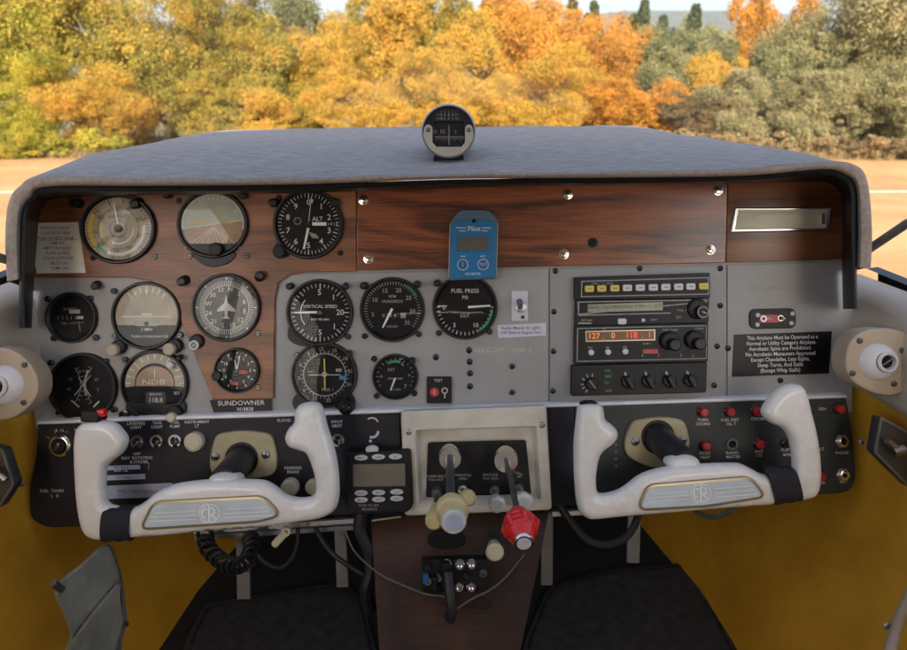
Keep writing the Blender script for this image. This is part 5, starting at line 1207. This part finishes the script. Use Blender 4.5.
m.rings([[pk(x, y, .009) for x, y in o2], [pk(x, y, .017) for x, y in offset(o2, .6)], [pk(x, y, .021) for x, y in offset(o2, 3)]], False, True); m.build('front_flap', 'pocket_grey', t, smooth=50)
m = MB(); m.tube([pk(53, 583, .01), pk(62, 590, .012)], .004, 10, raw=True); m.build('stud', 'steel', t)
m = MB(); m.tube([pk(122, 624, .02), pk(127, 624, .02)], .003, 10, raw=True); m.build('stud', 'steel', t)

# ================================================================== COMPASS on the hood
KD = .86
mat('faint_mark', (.15, .15, .14), .6)
mat('compass_case', (0.17, 0.19, 0.225), .35, .4, var=.15, vscale=30); mat('compass_plate', (.32, .29, .23), .45, var=.08, vscale=40)
t = thing('magnetic_compass', 'round magnetic compass in a blue grey cylindrical case standing on top of the hood', 'compass', 448, 130, KD)
cx, cy = 448.5, 131.5
m = MB(KD); m.lathe(cx, cy, [(23.5, -70), (27, -62), (27.6, -20), (27.3, -3), (26.6, 0), (25.8, .6), (25.2, -1)], 48, sy=1.0, dy=.27, cap=False); m.flat(ell(cx, cy - 18.6, 23.8, n=40), -69); m.build('case', 'compass_case', t)
m = MB(KD); m.flat(ell(cx, cy, 25.6, n=40), -1.4); m.build('face', 'dial_black', t)
m = MB(KD)
arc1 = [(cx + 25.4 * math.sin(R(a)), cy - 25.6 * math.cos(R(a))) for a in range(100, 261, 8)]
inn = [(cx - 15.5, cy + 6), (cx - 15.5, cy + 12), (cx - 12, cy + 16), (cx + 13, cy + 16), (cx + 16.5, cy + 12), (cx + 16.5, cy + 6)]
m.prism(arc1 + [(cx - 24.5, cy - 2), (cx - 23.4, cy - 5.5), (cx - 20, cy - 7), (cx - 17, cy - 5.5), (cx - 16, cy - 3)] + [(cx - 16, cy + 11), (cx - 12, cy + 15.5), (cx + 13, cy + 15.5), (cx + 16.5, cy + 11)] + [(cx + 16.5, cy - 3), (cx + 17.5, cy - 5.5), (cx + 20.3, cy - 7), (cx + 23.4, cy - 5.5), (cx + 24.5, cy - 2)], -1.2, 1.4, .5)
m.build('face_plate', 'compass_plate', t)
m = MB(KD); m.flat(rrect(cx + .3, cy + 2, 31, 24.5, 3), -1.2); m.build('window', 'hole', t)
m = MB(KD); m.frame(rrect(cx + .3, cy + 2, 33.5, 27, 3), rrect(cx + .3, cy + 2, 31, 24.5, 3), -1.3, .8); m.build('window_frame', 'black_plastic', t)
m = MB(KD); 
m.text('N', cx - 6, cy, 6, -.9).text('33', cx - 14, cy, 5, -.9).text('3', cx + 7, cy, 5, -.9).line(cx - 14, cy + 5, cx + 15, cy + 5, .7, -.9).line(cx + .5, cy - 7, cx + .5, cy + 13, 1, -.8)
for k in range(-6, 8): m.line(cx + k * 2.1, cy + 5, cx + k * 2.1, cy + (8 if k % 3 else 9.5), .5, -.9)
m.build('card', 'faint_mark', t)
m = MB(KD)
for k, s_ in enumerate(['FOR', 'N', '30', '60', 'E']): m.text(s_, cx - 9 + k * 4.6, cy - 17, 2.6, -1)
for k, s_ in enumerate(['STEER', '0', '28', '61', '92']): m.text(s_, cx - 9 + k * 4.6, cy - 13, 2.6, -1)
for k in range(5): m.line(cx - 7 + k * 3.6, cy - 21, cx - 7 + k * 3.6, cy - 10, .4, -1)
m.build('correction_card', 'faint_mark', t)
MB(KD).flat(rrect(cx + .3, cy + 2, 31, 24.5, 3), .1).build('glass', 'dial_glass', t)
for x in (cx - 20.3, cx + 20.3):
    m = MB(KD); m.lathe(x, cy - 1.5, [(2.4, 1.4), (2.2, 2.2), (1, 2.8)], 12); m.build('screw', 'dark_steel', t)
m = MB(KD); m.prism(roundpoly([(432, 156), (438, 146), (460, 146), (465, 155), (463, 159), (434, 159.5)], 2), -50, -14, 1, back=True); m.build('foot', 'black_plastic', t)
# ================================================================== OUTSIDE
import numpy as np
rng = np.random.default_rng(5)
def gz(x, y):
    t = max(0.0, min(1.0, (y - 16.2) / 60)); t = t * t * (3 - 2 * t)
    z = -7.0 * t
    if y > 17.5: z += .25 * noise.noise(Vector((x * .08, y * .08, 0))) * min(1, (y - 17.5) / 10)
    return z
def ground():
    xs = [-4000, -1500, -600, -250, -120] + [-80 + i * 4 for i in range(41)] + [120, 250, 600, 1500, 4000]
    ys = [-3000, -800, -200, -60, -20, 0, 4, 8, 12, 15, 17] + [18 + i * 3 for i in range(30)] + [140, 250, 500, 1200, 2500, 5000]
    vs = [(x, y, gz(x, y)) for y in ys for x in xs]; n = len(xs)
    fs = [(j * n + i, j * n + i + 1, (j + 1) * n + i + 1, (j + 1) * n + i) for j in range(len(ys) - 1) for i in range(n - 1)]
    me = bpy.data.meshes.new('ground'); me.from_pydata(vs, [], fs)
    for p in me.polygons: p.use_smooth = True
    o = bpy.data.objects.new('ground', me); COL.objects.link(o); o['kind'] = 'structure'
    m = bpy.data.materials.new('dirt'); m.use_nodes = True; nt = m.node_tree; b = nt.nodes['Principled BSDF']; L = nt.links
    tc = nn(nt, 'ShaderNodeTexCoord')
    n1 = nn(nt, 'ShaderNodeTexNoise'); n1.inputs['Scale'].default_value = .55; n1.inputs['Detail'].default_value = 8; n1.inputs['Roughness'].default_value = .65
    n2 = nn(nt, 'ShaderNodeTexNoise'); n2.inputs['Scale'].default_value = 14; n2.inputs['Detail'].default_value = 6; n2.inputs['Roughness'].default_value = .8
    L.new(tc.outputs['Object'], n1.inputs['Vector']); L.new(tc.outputs['Object'], n2.inputs['Vector'])
    r = nn(nt, 'ShaderNodeValToRGB'); e = r.color_ramp.elements
    e[0].position = .35; e[0].color = (.44, .225, .09, 1); e[1].position = .68; e[1].color = (.63, .35, .15, 1)
    L.new(n1.outputs['Fac'], r.inputs['Fac'])
    r2 = nn(nt, 'ShaderNodeValToRGB'); e = r2.color_ramp.elements
    e[0].position = .3; e[0].color = (.55, .5, .42, 1); e[1].position = .62; e[1].color = (1, 1, 1, 1)
    L.new(n2.outputs['Fac'], r2.inputs['Fac'])
    mx = nn(nt, 'ShaderNodeMix', data_type='RGBA', blend_type='MULTIPLY'); mx.inputs['Factor'].default_value = .45
    L.new(r.outputs['Color'], mx.inputs[6]); L.new(r2.outputs['Color'], mx.inputs[7])
    # dry grass far from the strip
    sp = nn(nt, 'ShaderNodeSeparateXYZ'); L.new(tc.outputs['Object'], sp.inputs[0])
    ad = nn(nt, 'ShaderNodeMath', operation='MULTIPLY_ADD'); ad.inputs[1].default_value = 3.0; L.new(n1.outputs['Fac'], ad.inputs[0]); L.new(sp.outputs['Y'], ad.inputs[2])
    mr = nn(nt, 'ShaderNodeMapRange'); mr.inputs['From Min'].default_value = 16.6; mr.inputs['From Max'].default_value = 17.8; L.new(ad.outputs[0], mr.inputs['Value'])
    m3 = nn(nt, 'ShaderNodeMix', data_type='RGBA'); L.new(mr.outputs[0], m3.inputs['Factor']); L.new(mx.outputs[2], m3.inputs[6]); m3.inputs[7].default_value = (.20, .15, .06, 1)
    L.new(m3.outputs[2], b.inputs['Base Color']); b.inputs['Roughness'].default_value = .95
    bp = nn(nt, 'ShaderNodeBump'); bp.inputs['Strength'].default_value = .5; bp.inputs['Distance'].default_value = .03; L.new(n2.outputs['Fac'], bp.inputs['Height']); L.new(bp.outputs['Normal'], b.inputs['Normal'])
    me.materials.append(m)
ground()
mat('faded_paint', (.62, .55, .46), .8, var=.25, vscale=6)
m = MB(); m.rings([[Vector((-60, 11.3, .005)), Vector((60, 11.7, .005))], [Vector((-60, 11.46, .005)), Vector((60, 11.86, .005))]], False, False, closed=False)
tag(m.build('painted_line', 'faded_paint', None, origin=Vector((0, 11.4, 0)), world=True), kind='structure')

# ---- leaves
def leafmat(name, cols, trans=.38):
    m = bpy.data.materials.new(name); m.use_nodes = True; nt = m.node_tree; L = nt.links
    b = nt.nodes['Principled BSDF']; out = nt.nodes['Material Output']
    g = nn(nt, 'ShaderNodeNewGeometry'); tc = nn(nt, 'ShaderNodeTexCoord')
    no = nn(nt, 'ShaderNodeTexNoise'); no.inputs['Scale'].default_value = .9; no.inputs['Detail'].default_value = 3; L.new(tc.outputs['Object'], no.inputs['Vector'])
    a = nn(nt, 'ShaderNodeMath', operation='MULTIPLY_ADD'); a.inputs[1].default_value = .62; L.new(g.outputs['Random Per Island'], a.inputs[0])
    s = nn(nt, 'ShaderNodeMath', operation='MULTIPLY_ADD'); s.inputs[1].default_value = 1.5; s.inputs[2].default_value = -.56; L.new(no.outputs['Fac'], s.inputs[0]); L.new(s.outputs[0], a.inputs[2])
    r = nn(nt, 'ShaderNodeValToRGB'); e = r.color_ramp.elements
    e[0].position = 0; e[0].color = (*cols[0], 1); e[1].position = 1; e[1].color = (*cols[-1], 1)
    for i, c in enumerate(cols[1:-1]): k = e.new((i + 1) / (len(cols) - 1)); k.color = (*c, 1)
    L.new(a.outputs[0], r.inputs['Fac'])
    L.new(r.outputs['Color'], b.inputs['Base Color']); b.inputs['Roughness'].default_value = .6; b.inputs['Specular IOR Level'].default_value = .25
    t = nn(nt, 'ShaderNodeBsdfTranslucent'); L.new(r.outputs['Color'], t.inputs['Color'])
    mx = nn(nt, 'ShaderNodeMixShader'); mx.inputs[0].default_value = trans; L.new(b.outputs[0], mx.inputs[1]); L.new(t.outputs[0], mx.inputs[2]); L.new(mx.outputs[0], out.inputs['Surface'])
    MATS[name] = m
leafmat('lf_yellowgreen', [(.08, .06, .02), (.19, .19, .03), (.36, .35, .045), (.55, .45, .06), (.52, .30, .05)])
leafmat('lf_goldolive', [(.07, .06, .02), (.19, .19, .04), (.34, .28, .045), (.52, .35, .06), (.46, .19, .035)])
leafmat('lf_gold', [(.13, .11, .035), (.33, .25, .05), (.54, .32, .05), (.64, .42, .08), (.54, .23, .04)])
leafmat('lf_orange', [(.12, .08, .03), (.38, .20, .04), (.57, .27, .045), (.66, .37, .065), (.52, .17, .03)])
leafmat('lf_redorange', [(.11, .06, .02), (.38, .17, .035), (.54, .25, .04), (.58, .32, .06)])
leafmat('lf_greygreen', [(0.046, 0.052, 0.026), (0.130, 0.137, 0.058), (0.247, 0.247, 0.111), (0.351, 0.325, 0.156), (0.390, 0.286, 0.117)])
leafmat('lf_olivepale', [(.07, .065, .035), (.19, .18, .085), (.30, .28, .14), (.40, .36, .18), (.44, .31, .13)])
leafmat('lf_brown', [(.08, .065, .035), (.17, .13, .065), (.27, .20, .10), (.32, .22, .10)])
leafmat('lf_dry', [(0.081, 0.063, 0.034), (0.230, 0.172, 0.086), (0.391, 0.287, 0.149), (0.368, 0.218, 0.069)])
leafmat('lf_conifer', [(0.034, 0.052, 0.023), (0.069, 0.092, 0.034), (0.115, 0.127, 0.052), (0.138, 0.149, 0.069)])
mat('bark', (.17, .14, .11), .9, var=.4, vscale=6, bump=.6, bscale=30)
def leaves(name, centers, radii, n, size, cone=None, flat=.8):
    k = len(centers); c = np.repeat(np.arange(k), n); N = len(c)
    d = rng.normal(size=(N, 3)); d /= np.linalg.norm(d, axis=1)[:, None]
    rr = rng.random(N) ** .45
    p = centers[c] + d * (radii[c] * rr)[:, None] * np.array([1, 1, flat])
    u = rng.normal(size=(N, 3)); u /= np.linalg.norm(u, axis=1)[:, None]
    w = rng.normal(size=(N, 3)) + d * 1.2; w /= np.linalg.norm(w, axis=1)[:, None]
    v = np.cross(w, u); v /= np.linalg.norm(v, axis=1)[:, None] + 1e-9
    s = size * (.6 + .8 * rng.random(N))[:, None]
    q = np.stack([p - u * s * .6, p + v * s * .36 , p + u * s * .6, p - v * s * .36], 1).reshape(-1, 3)
    me = bpy.data.meshes.new(name)
    me.vertices.add(len(q)); me.vertices.foreach_set('co', q.astype(np.float32).ravel())
    me.loops.add(N * 4); me.loops.foreach_set('vertex_index', np.arange(N * 4, dtype=np.int32))
    me.polygons.add(N); me.polygons.foreach_set('loop_start', np.arange(0, N * 4, 4, dtype=np.int32))
    me.update(calc_edges=True); me.materials.append(MATS['lf_gold'])
    return me
def crown_round(name, Rr, H, lo, clumps, n, size, seed):
    global rng
    rng = np.random.default_rng(seed); cs = []; rs = []
    lumps = [(rng.uniform(-.8, .8), rng.uniform(-.7, .7), rng.uniform(.05, 1.0), rng.uniform(.25, .65)) for _ in range(11)]
    while len(cs) < clumps:
        l = lumps[rng.integers(11)] if rng.random() < .8 else (0, 0, .45, 1.0)
        d = rng.normal(size=3); d /= np.linalg.norm(d); t = rng.uniform(.65, 1.0)
        x = (l[0] + d[0] * l[3] * t * .75) * Rr; y = (l[1] + d[1] * l[3] * t * .75) * Rr
        z = lo + (H - lo) * (.08 + .84 * l[2] + d[2] * l[3] * t * .34)
        if z < lo or z > H * 1.06: continue
        cs.append((x, y, z)); rs.append(rng.choice([.10, .14, .2, .26]) * Rr * rng.uniform(.6, 1.0))
    return leaves(name, np.array(cs), np.array(rs), n, size)
def trunk_mesh(name, H, Rr, seed, straight=False):
    rg = random.Random(seed); mb = MB()
    def limb(p, d, L, r, lv):
        pts = [p]; q = p.copy(); dd = d.copy(); m_ = 5
        for i in range(m_):
            dd = (dd + Vector((rg.uniform(-.25, .25), rg.uniform(-.25, .25), rg.uniform(-.05, .2))) * (0.1 if straight and lv == 0 else 1)).normalized(); q = q + dd * L / m_; pts.append(q.copy())
        mb.tube(pts, [r * (1 - .75 * i / m_) for i in range(m_ + 1)], 7 if lv == 0 else 5, raw=True)
        if lv < 2:
            for k in range(6 if lv == 0 else 4):
                s_ = pts[rg.randint(1, m_)]; a = rg.uniform(0, 6.28)
                nd = Vector((math.cos(a), math.sin(a), rg.uniform(.1, .9))).normalized(); limb(s_, nd, L * rg.uniform(.4, .62), r * .45, lv + 1)
    if straight: mb.tube([(0, 0, 0), (0, 0, H * .5), (0, 0, H * .95)], [.16, .1, .02], 7, raw=True)
    else: limb(Vector((0, 0, 0)), Vector((0, 0, 1)), H * .55, .024 * H, 0)
    me = bpy.data.meshes.new(name); me.from_pydata(mb.v, [], mb.f); me.materials.append(MATS['bark'])
    for p in me.polygons: p.use_smooth = True
    return me
RC, HC = 2.5, 5.0
CR = [crown_round('crown', RC, HC, .12, 620, 120, .072, 20 + i) for i in range(5)]
CRB = [crown_round('crown', RC, HC, .06, 900, 130, .05, 30 + i) for i in range(3)]
TRK = [trunk_mesh('trunk', HC, RC, 3 + i) for i in range(3)]
SH = [crown_round('foliage', 1.0, 1.2, .02, 70, 110, .07, 40 + i) for i in range(3)]
def conifer(seed):
    global rng
    rng = np.random.default_rng(seed); cs = []; rs = []
    for i in range(260):
        t = rng.random() ** .8; a = rng.uniform(0, 6.28); r = (1 - t) ** .85 * 1.9 * rng.uniform(.35, 1.1) + .08
        cs.append((r * math.cos(a), r * math.sin(a), 1.2 + t * 10.6 - r * .25)); rs.append(.20 + .5 * (1 - t))
    return leaves('crown', np.array(cs), np.array(rs), 70, .24, flat=.5)
CF = [conifer(70), conifer(71)]; CTR = trunk_mesh('trunk', 12, 1, 9, True)
cnt = [0]
def tree(px, ptop, Y, hw, kind, label, group, typ='round'):
    i = cnt[0]; cnt[0] += 1
    Y = Y - 1.1 if Y < 40 else Y; top = WY(px, ptop, Y); z0 = gz(top.x, Y) - .05; H = (top.z - z0) * (1.05 if typ == 'round' else 1)
    edge = WY(px + hw, ptop, Y); wR = abs(edge.x - top.x)
    nm = {'round': 'broadleaf_tree', 'conifer': 'conifer_tree', 'shrub': 'shrub'}[typ]
    t = wthing(nm, label, {'round': 'tree', 'conifer': 'tree', 'shrub': 'shrub'}[typ], (top.x, Y, z0), group)
    sc = {'round': (wR / RC, wR / RC, H / HC), 'conifer': (wR / 1.9, wR / 1.9, H / 12), 'shrub': (wR, wR * .8, H / 1.2)}[typ]
    t.rotation_euler = (.07 * math.sin(i * 1.7), .07 * math.cos(i * 2.9), (i * 2.4) % 6.28); t.scale = sc
    me = {'round': (CRB[i % 3] if hw > 54 else CR[i % 5]), 'conifer': CF[i % 2], 'shrub': SH[i % 3]}[typ]
    c = bpy.data.objects.new('crown' if typ != 'shrub' else 'foliage', me); COL.objects.link(c); c.parent = t
    c.material_slots[0].link = 'OBJECT'; c.material_slots[0].material = MATS['lf_' + kind]
    if typ != 'shrub':
        k = bpy.data.objects.new('trunk', TRK[i % 3] if typ == 'round' else CTR); COL.objects.link(k); k.parent = t
G1 = 'autumn trees along the edge of the airfield'
for a in [(-70, -60, 19, 110, 'yellowgreen', 'yellow-green oak cut by the left picture edge'),
          (50, -55, 19.5, 95, 'goldolive', 'tall gold and olive oak at the upper left, taller than the frame'),
          (150, -60, 20.5, 95, 'goldolive', 'tall gold oak with a dark middle, second tall crown from the left'),
          (215, 2, 20, 62, 'goldolive', 'olive gold oak whose right edge meets the first gap of sky'),
          (205, 74, 18.5, 50, 'goldolive', 'low olive gold tree at the left rear corner of the hood'),
          (268, 82, 18.3, 42, 'gold', 'small golden tree between the low olive one and the low golden row'),
          (15, 62, 17.9, 62, 'yellowgreen', 'low yellow-green tree at the far left before the taller oaks'),
          (110, 66, 18.2, 60, 'gold', 'low golden tree left of the hood\'s rear corner'),
          (270, -8, 27, 48, 'greygreen', 'pale grey-green tree top just right of the first sky gap'),
          (262, 22, 19.8, 48, 'goldolive', 'olive gold tree above the left rear corner of the hood'),
          (318, 18, 21, 56, 'gold', 'golden tree left of the compass, with a flat top under the sky'),
          (385, -6, 21.5, 52, 'gold', 'tall golden tree left above the compass'),
          (428, -22, 22.5, 42, 'goldolive', 'olive topped tree straight above the compass reaching the sky'),
          (350, 4, 26, 50, 'goldolive', 'olive gold tree behind the golden ones left of the compass'),
          (474, 16, 20.5, 48, 'gold', 'golden tree directly right behind the compass'),
          (545, -12, 21.5, 50, 'orange', 'tall orange tree right of the compass with its top at the sky'),
          (508, -2, 26, 44, 'orange', 'orange tree farther back between compass and the tall orange one'),
          (594, 22, 21, 44, 'orange', 'orange tree left of the row of small dark conifers\' right end'),
          (455, 60, 18, 60, 'gold', 'low golden tree behind the compass, along the hood edge'),
          (350, 66, 18.2, 58, 'gold', 'low golden tree along the hood edge left of the compass'),
          (545, 56, 18.3, 58, 'gold', 'low golden tree along the hood edge right of the compass'),
          (632, 84, 18.4, 46, 'orange', 'low orange gold tree ending at the right rear corner of the hood'),
          (630, 36, 27, 40, 'orange', 'orange brown tree farther back below the small conifers'),
          (676, 36, 27, 44, 'greygreen', 'grey-green tree farther back, right of the middle conifer'),
          (668, 52, 20, 40, 'greygreen', 'pale green tree between the orange row and the bright orange ball'),
          (716, 46, 19.6, 36, 'gold', 'small bright orange-gold tree standing alone among grey-green ones'),
          (768, -4, 22, 36, 'orange', 'tall slim orange tree right of the small bright orange one'),
          (725, 34, 30, 40, 'greygreen', 'grey-green tree far behind the small bright orange one'),
          (705, 98, 18.6, 45, 'brown', 'low brown grey bushy tree below the small bright orange one'),
          (752, 72, 18.6, 50, 'olivepale', 'low pale olive tree right of the low brown one'),
          (810, 22, 19.6, 52, 'greygreen', 'grey-green oak left of the big pale oak at the right'),
          (862, -45, 21, 85, 'olivepale', 'big pale olive oak at the upper right, taller than the frame'),
          (950, -60, 20, 105, 'olivepale', 'big pale oak cut by the right picture edge'),
          (895, 38, 18.4, 70, 'olivepale', 'lower pale olive tree before the big oaks at the right edge'),
          (835, 74, 18.0, 52, 'olivepale', 'low pale olive tree at the right above the hood corner')]:
    tree(*a, G1)
for k, (px, pt, Y, hw) in enumerate([(-20, 138, 17.3, 30), (22, 142, 17.1, 26), (60, 136, 17.3, 28), (100, 132, 17.4, 28), (650, 128, 17.6, 28), (690, 132, 17.4, 30), (730, 133, 17.4, 30), (775, 132, 17.3, 34), (820, 136, 17.2, 32), (862, 137, 17.1, 34), (905, 139, 17.0, 34), (945, 136, 17, 34)]):
    lb = ['yellow-green shrub at the left picture edge', 'small yellow shrub at the foot of the left oaks, second from the left', 'third small yellow shrub at the foot of the left oaks', 'yellow shrub beside the hood\'s left rear edge',
          'dry shrub at the hood\'s right rear corner', 'dry tan shrub below the brown bushy tree', 'dry tan shrub above the middle of the hood\'s right slope', 'dry tan shrub left of the four at the right', 'dry shrub above the hood\'s right front corner', 'dry twiggy shrub second from the right edge', 'dry twiggy shrub at the right picture edge', 'dry shrub just past the right picture edge'][k]
    tree(px, pt, Y, hw, 'yellowgreen' if k < 4 else 'dry', lb, 'low shrubs at the foot of the trees', 'shrub')
for k, (px, pt, Y, hw) in enumerate([(489, -6, 60, 28), (578, -6, 62, 25), (606, -3, 66, 23), (641, -3, 62, 24), (684, 2, 58, 26), (583, 12, 90, 20), (625, 12, 95, 22), (662, 14, 90, 22)]):
    lb = ['small distant conifer above the right of the compass', 'distant dark conifer, leftmost of the row of four', 'slim distant conifer, second of the row of four', 'distant conifer in the clear gap of sky, third of the row', 'distant conifer beside the hills, right end of the row', 'farther short conifer behind the leftmost of the row', 'farther short conifer between the second and third of the row', 'farther short conifer right of the third of the row'][k]
    tree(px, pt, Y, hw, 'conifer', lb, 'distant conifers on the slope', 'conifer')
for k, (px, pt, Y, hw, kd) in enumerate([(600, 34, 70, 22, 'conifer'), (650, 36, 75, 24, 'conifer'), (700, 30, 80, 24, 'greygreen'), (560, 30, 80, 26, 'conifer'), (500, 26, 80, 26, 'conifer'), (740, 34, 70, 24, 'greygreen')]):
    tree(px, pt, Y, hw, kd, ['dark round tree low between the first two conifers', 'dark round tree below the third conifer', 'grey-green round tree below the right end conifer', 'dark round tree behind the tall orange one', 'dark round tree behind the compass trees', 'grey-green far tree left of the slim tall orange one'][k], 'far round trees on the slope')
# ---- grass fringe and fallen leaves between the dirt and the trees
def scatter(name, n, kind):
    rr = np.random.default_rng(77 if kind == 'grass' else 78)
    x = rr.uniform(-16, 16, n); y = (15.7 + rr.gamma(2.0, .45, n)) if kind == 'grass' else (16.6 - rr.gamma(1.3, 1.3, n))
    y += .35 * np.sin(x * 1.3) + .2 * np.sin(x * 3.1)
    z = np.array([gz(a, b) for a, b in zip(x, y)]); p = np.stack([x, y, z], 1)
    if kind == 'grass':
        h = rr.uniform(.05, .22, n); a = rr.uniform(0, 6.28, n); w_ = np.stack([np.cos(a), np.sin(a), 0 * a], 1) * .008
        tip = p + np.stack([rr.normal(0, .05, n), rr.normal(0, .05, n), h], 1); q = np.stack([p - w_, p + w_, tip + w_ * .3, tip - w_ * .3], 1)
    else:
        u = rr.normal(size=(n, 3)); u[:, 2] *= .25; u /= np.linalg.norm(u, axis=1)[:, None]; v = np.cross(u, [0, 0, 1.0]); p[:, 2] += .015; s_ = .03
        q = np.stack([p - u * s_, p + v * s_ * .6, p + u * s_, p - v * s_ * .6], 1)
    q = q.reshape(-1, 3); me = bpy.data.meshes.new(name)
    me.vertices.add(len(q)); me.vertices.foreach_set('co', q.astype(np.float32).ravel())
    me.loops.add(n * 4); me.loops.foreach_set('vertex_index', np.arange(n * 4, dtype=np.int32))
    me.polygons.add(n); me.polygons.foreach_set('loop_start', np.arange(0, n * 4, 4, dtype=np.int32)); me.update(calc_edges=True)
    me.materials.append(MATS['lf_dry' if kind == 'grass' else 'lf_orange']); o = bpy.data.objects.new(name, me); COL.objects.link(o)
    tag(o, 'dry grass fringe at the foot of the trees' if kind == 'grass' else 'fallen leaves scattered on the dirt before the trees', 'grass' if kind == 'grass' else 'leaf litter', None, 'stuff')
scatter('dry_grass', 26000, 'grass'); scatter('leaf_litter', 2600, 'litter')
# ---- hills
mat('hill_wood', (.07, .075, .04), .95, var=.5, vscale=.02, detail=8)
def hill(name, Y, top_px, amp, w=2500, seed=0):
    vs = []; NX = 90; pr = [(0, -30), (.25, .3), (.5, .62), (.75, .88), (1, 1.0), (1.4, .8)]
    zt = WY(CX, top_px, Y).z
    for j, (f_, z_) in enumerate(pr):
        for i in range(NX + 1):
            x = -w + 2 * w * i / NX
            n_ = noise.fractal(Vector((x / w * 6, seed, j * .3)), .8, 2.2, 6) * amp
            z = (zt + n_ - 8 + 14 * math.sin(x / w * 9 + seed)) * z_ if z_ > 0 else -10
            vs.append((x, Y * (.72 + .28 * f_), z))
    n = NX + 1; fs = [(j * n + i, j * n + i + 1, (j + 1) * n + i + 1, (j + 1) * n + i) for j in range(len(pr) - 1) for i in range(NX)]
    me = bpy.data.meshes.new(name); me.from_pydata(vs, [], fs); me.materials.append(MATS['hill_wood'])
    for p in me.polygons: p.use_smooth = True
    o = bpy.data.objects.new(name, me); COL.objects.link(o); o['kind'] = 'structure'
hill('hill', 1100, 24, 8, 1800, 2.0); hill('hill', 2600, 15, 22, 3500, 5.3)

# ================================================================== LIGHT, AIR, CAMERA
SUN_EL, SUN_AZ = 28.0, 180.6             # azimuth clockwise from +Y (the view direction): behind the camera
w = bpy.data.worlds.new('World'); S.world = w; w.use_nodes = True
nt = w.node_tree; bg = nt.nodes['Background']
sky = nn(nt, 'ShaderNodeTexSky', sky_type='NISHITA'); sky.sun_disc = False; sky.sun_elevation = R(SUN_EL); sky.sun_rotation = R(SUN_AZ)
sky.altitude = 400; sky.air_density = 1.0; sky.dust_density = 4.0; sky.ozone_density = 1.0
nt.links.new(sky.outputs[0], bg.inputs['Color']); bg.inputs['Strength'].default_value = .15
sl = bpy.data.lights.new('sun', 'SUN'); sl.energy = 5.0; sl.angle = R(.5); sl.color = (1, .90, .76)
so = bpy.data.objects.new('sun', sl); COL.objects.link(so)
sd = Vector((math.sin(R(SUN_AZ)) * math.cos(R(SUN_EL)), math.cos(R(SUN_AZ)) * math.cos(R(SUN_EL)), math.sin(R(SUN_EL))))
so.rotation_euler = sd.to_track_quat('Z', 'Y').to_euler(); so.location = (0, -10, 20)
HAZE = 0.00022
if HAZE:
    x0, x1, y0, y1, z0, z1 = -4100, 4100, -3100, 5100, -9, 330
    me = bpy.data.meshes.new('haze')
    me.from_pydata([(x, y, z) for x in (x0, x1) for y in (y0, y1) for z in (z0, z1)], [], [(0, 1, 3, 2), (4, 6, 7, 5), (0, 4, 5, 1), (2, 3, 7, 6), (0, 2, 6, 4), (1, 5, 7, 3)])
    hm = bpy.data.materials.new('haze'); hm.use_nodes = True; n_ = hm.node_tree
    n_.nodes.remove(n_.nodes['Principled BSDF']); pv = nn(n_, 'ShaderNodeVolumePrincipled')
    pv.inputs['Color'].default_value = (.80, .87, .95, 1); pv.inputs['Density'].default_value = HAZE; pv.inputs['Anisotropy'].default_value = .2
    n_.links.new(pv.outputs[0], n_.nodes['Material Output'].inputs['Volume']); me.materials.append(hm)
    ho = bpy.data.objects.new('haze', me); COL.objects.link(ho); ho['kind'] = 'stuff'
cam = bpy.data.cameras.new('camera'); co = bpy.data.objects.new('camera', cam); COL.objects.link(co)
co.matrix_world = M @ Matrix.Rotation(R(90), 4, 'X')
cam.sensor_width = 36; cam.lens = FP / 907 * 36; cam.shift_y = -(325 - VY) / 907; cam.dof.use_dof = True; cam.dof.focus_distance = .86; cam.dof.aperture_fstop = 7.5; cam.clip_start = .02; cam.clip_end = 20000
S.camera = co
S.render.engine = 'CYCLES'
S.cycles.max_bounces = 8; S.cycles.transparent_max_bounces = 16; S.cycles.sample_clamp_indirect = 6
S.view_settings.view_transform = 'Standard'; S.view_settings.look = 'None'; S.view_settings.gamma = 1; S.view_settings.use_curve_mapping = False
S.view_settings.exposure = 1.3
for o in bpy.data.objects:
    for k in ('_o', '_r', '_sx', '_sy', '_in', '_h', '_b'):
        if k in o: del o[k]
for nm_, wall_ in (('door_handle', 'side_wall.001'), ('door_handle.001', 'side_wall')):    # the latch plates belong to the walls
    h_, w_ = bpy.data.objects[nm_], bpy.data.objects[wall_]
    mw = h_.matrix_world.copy(); bpy.context.view_layer.update(); mw = h_.matrix_world.copy()
    h_.parent = w_; h_.matrix_parent_inverse = w_.matrix_world.inverted(); h_.matrix_world = mw
    del h_['category']
for o in bpy.data.objects:
    if 'label' in o and not (4 <= len(o['label'].replace('-', ' ').split()) <= 16): print('LABEL', o.name, len(o['label'].split()), o['label'])
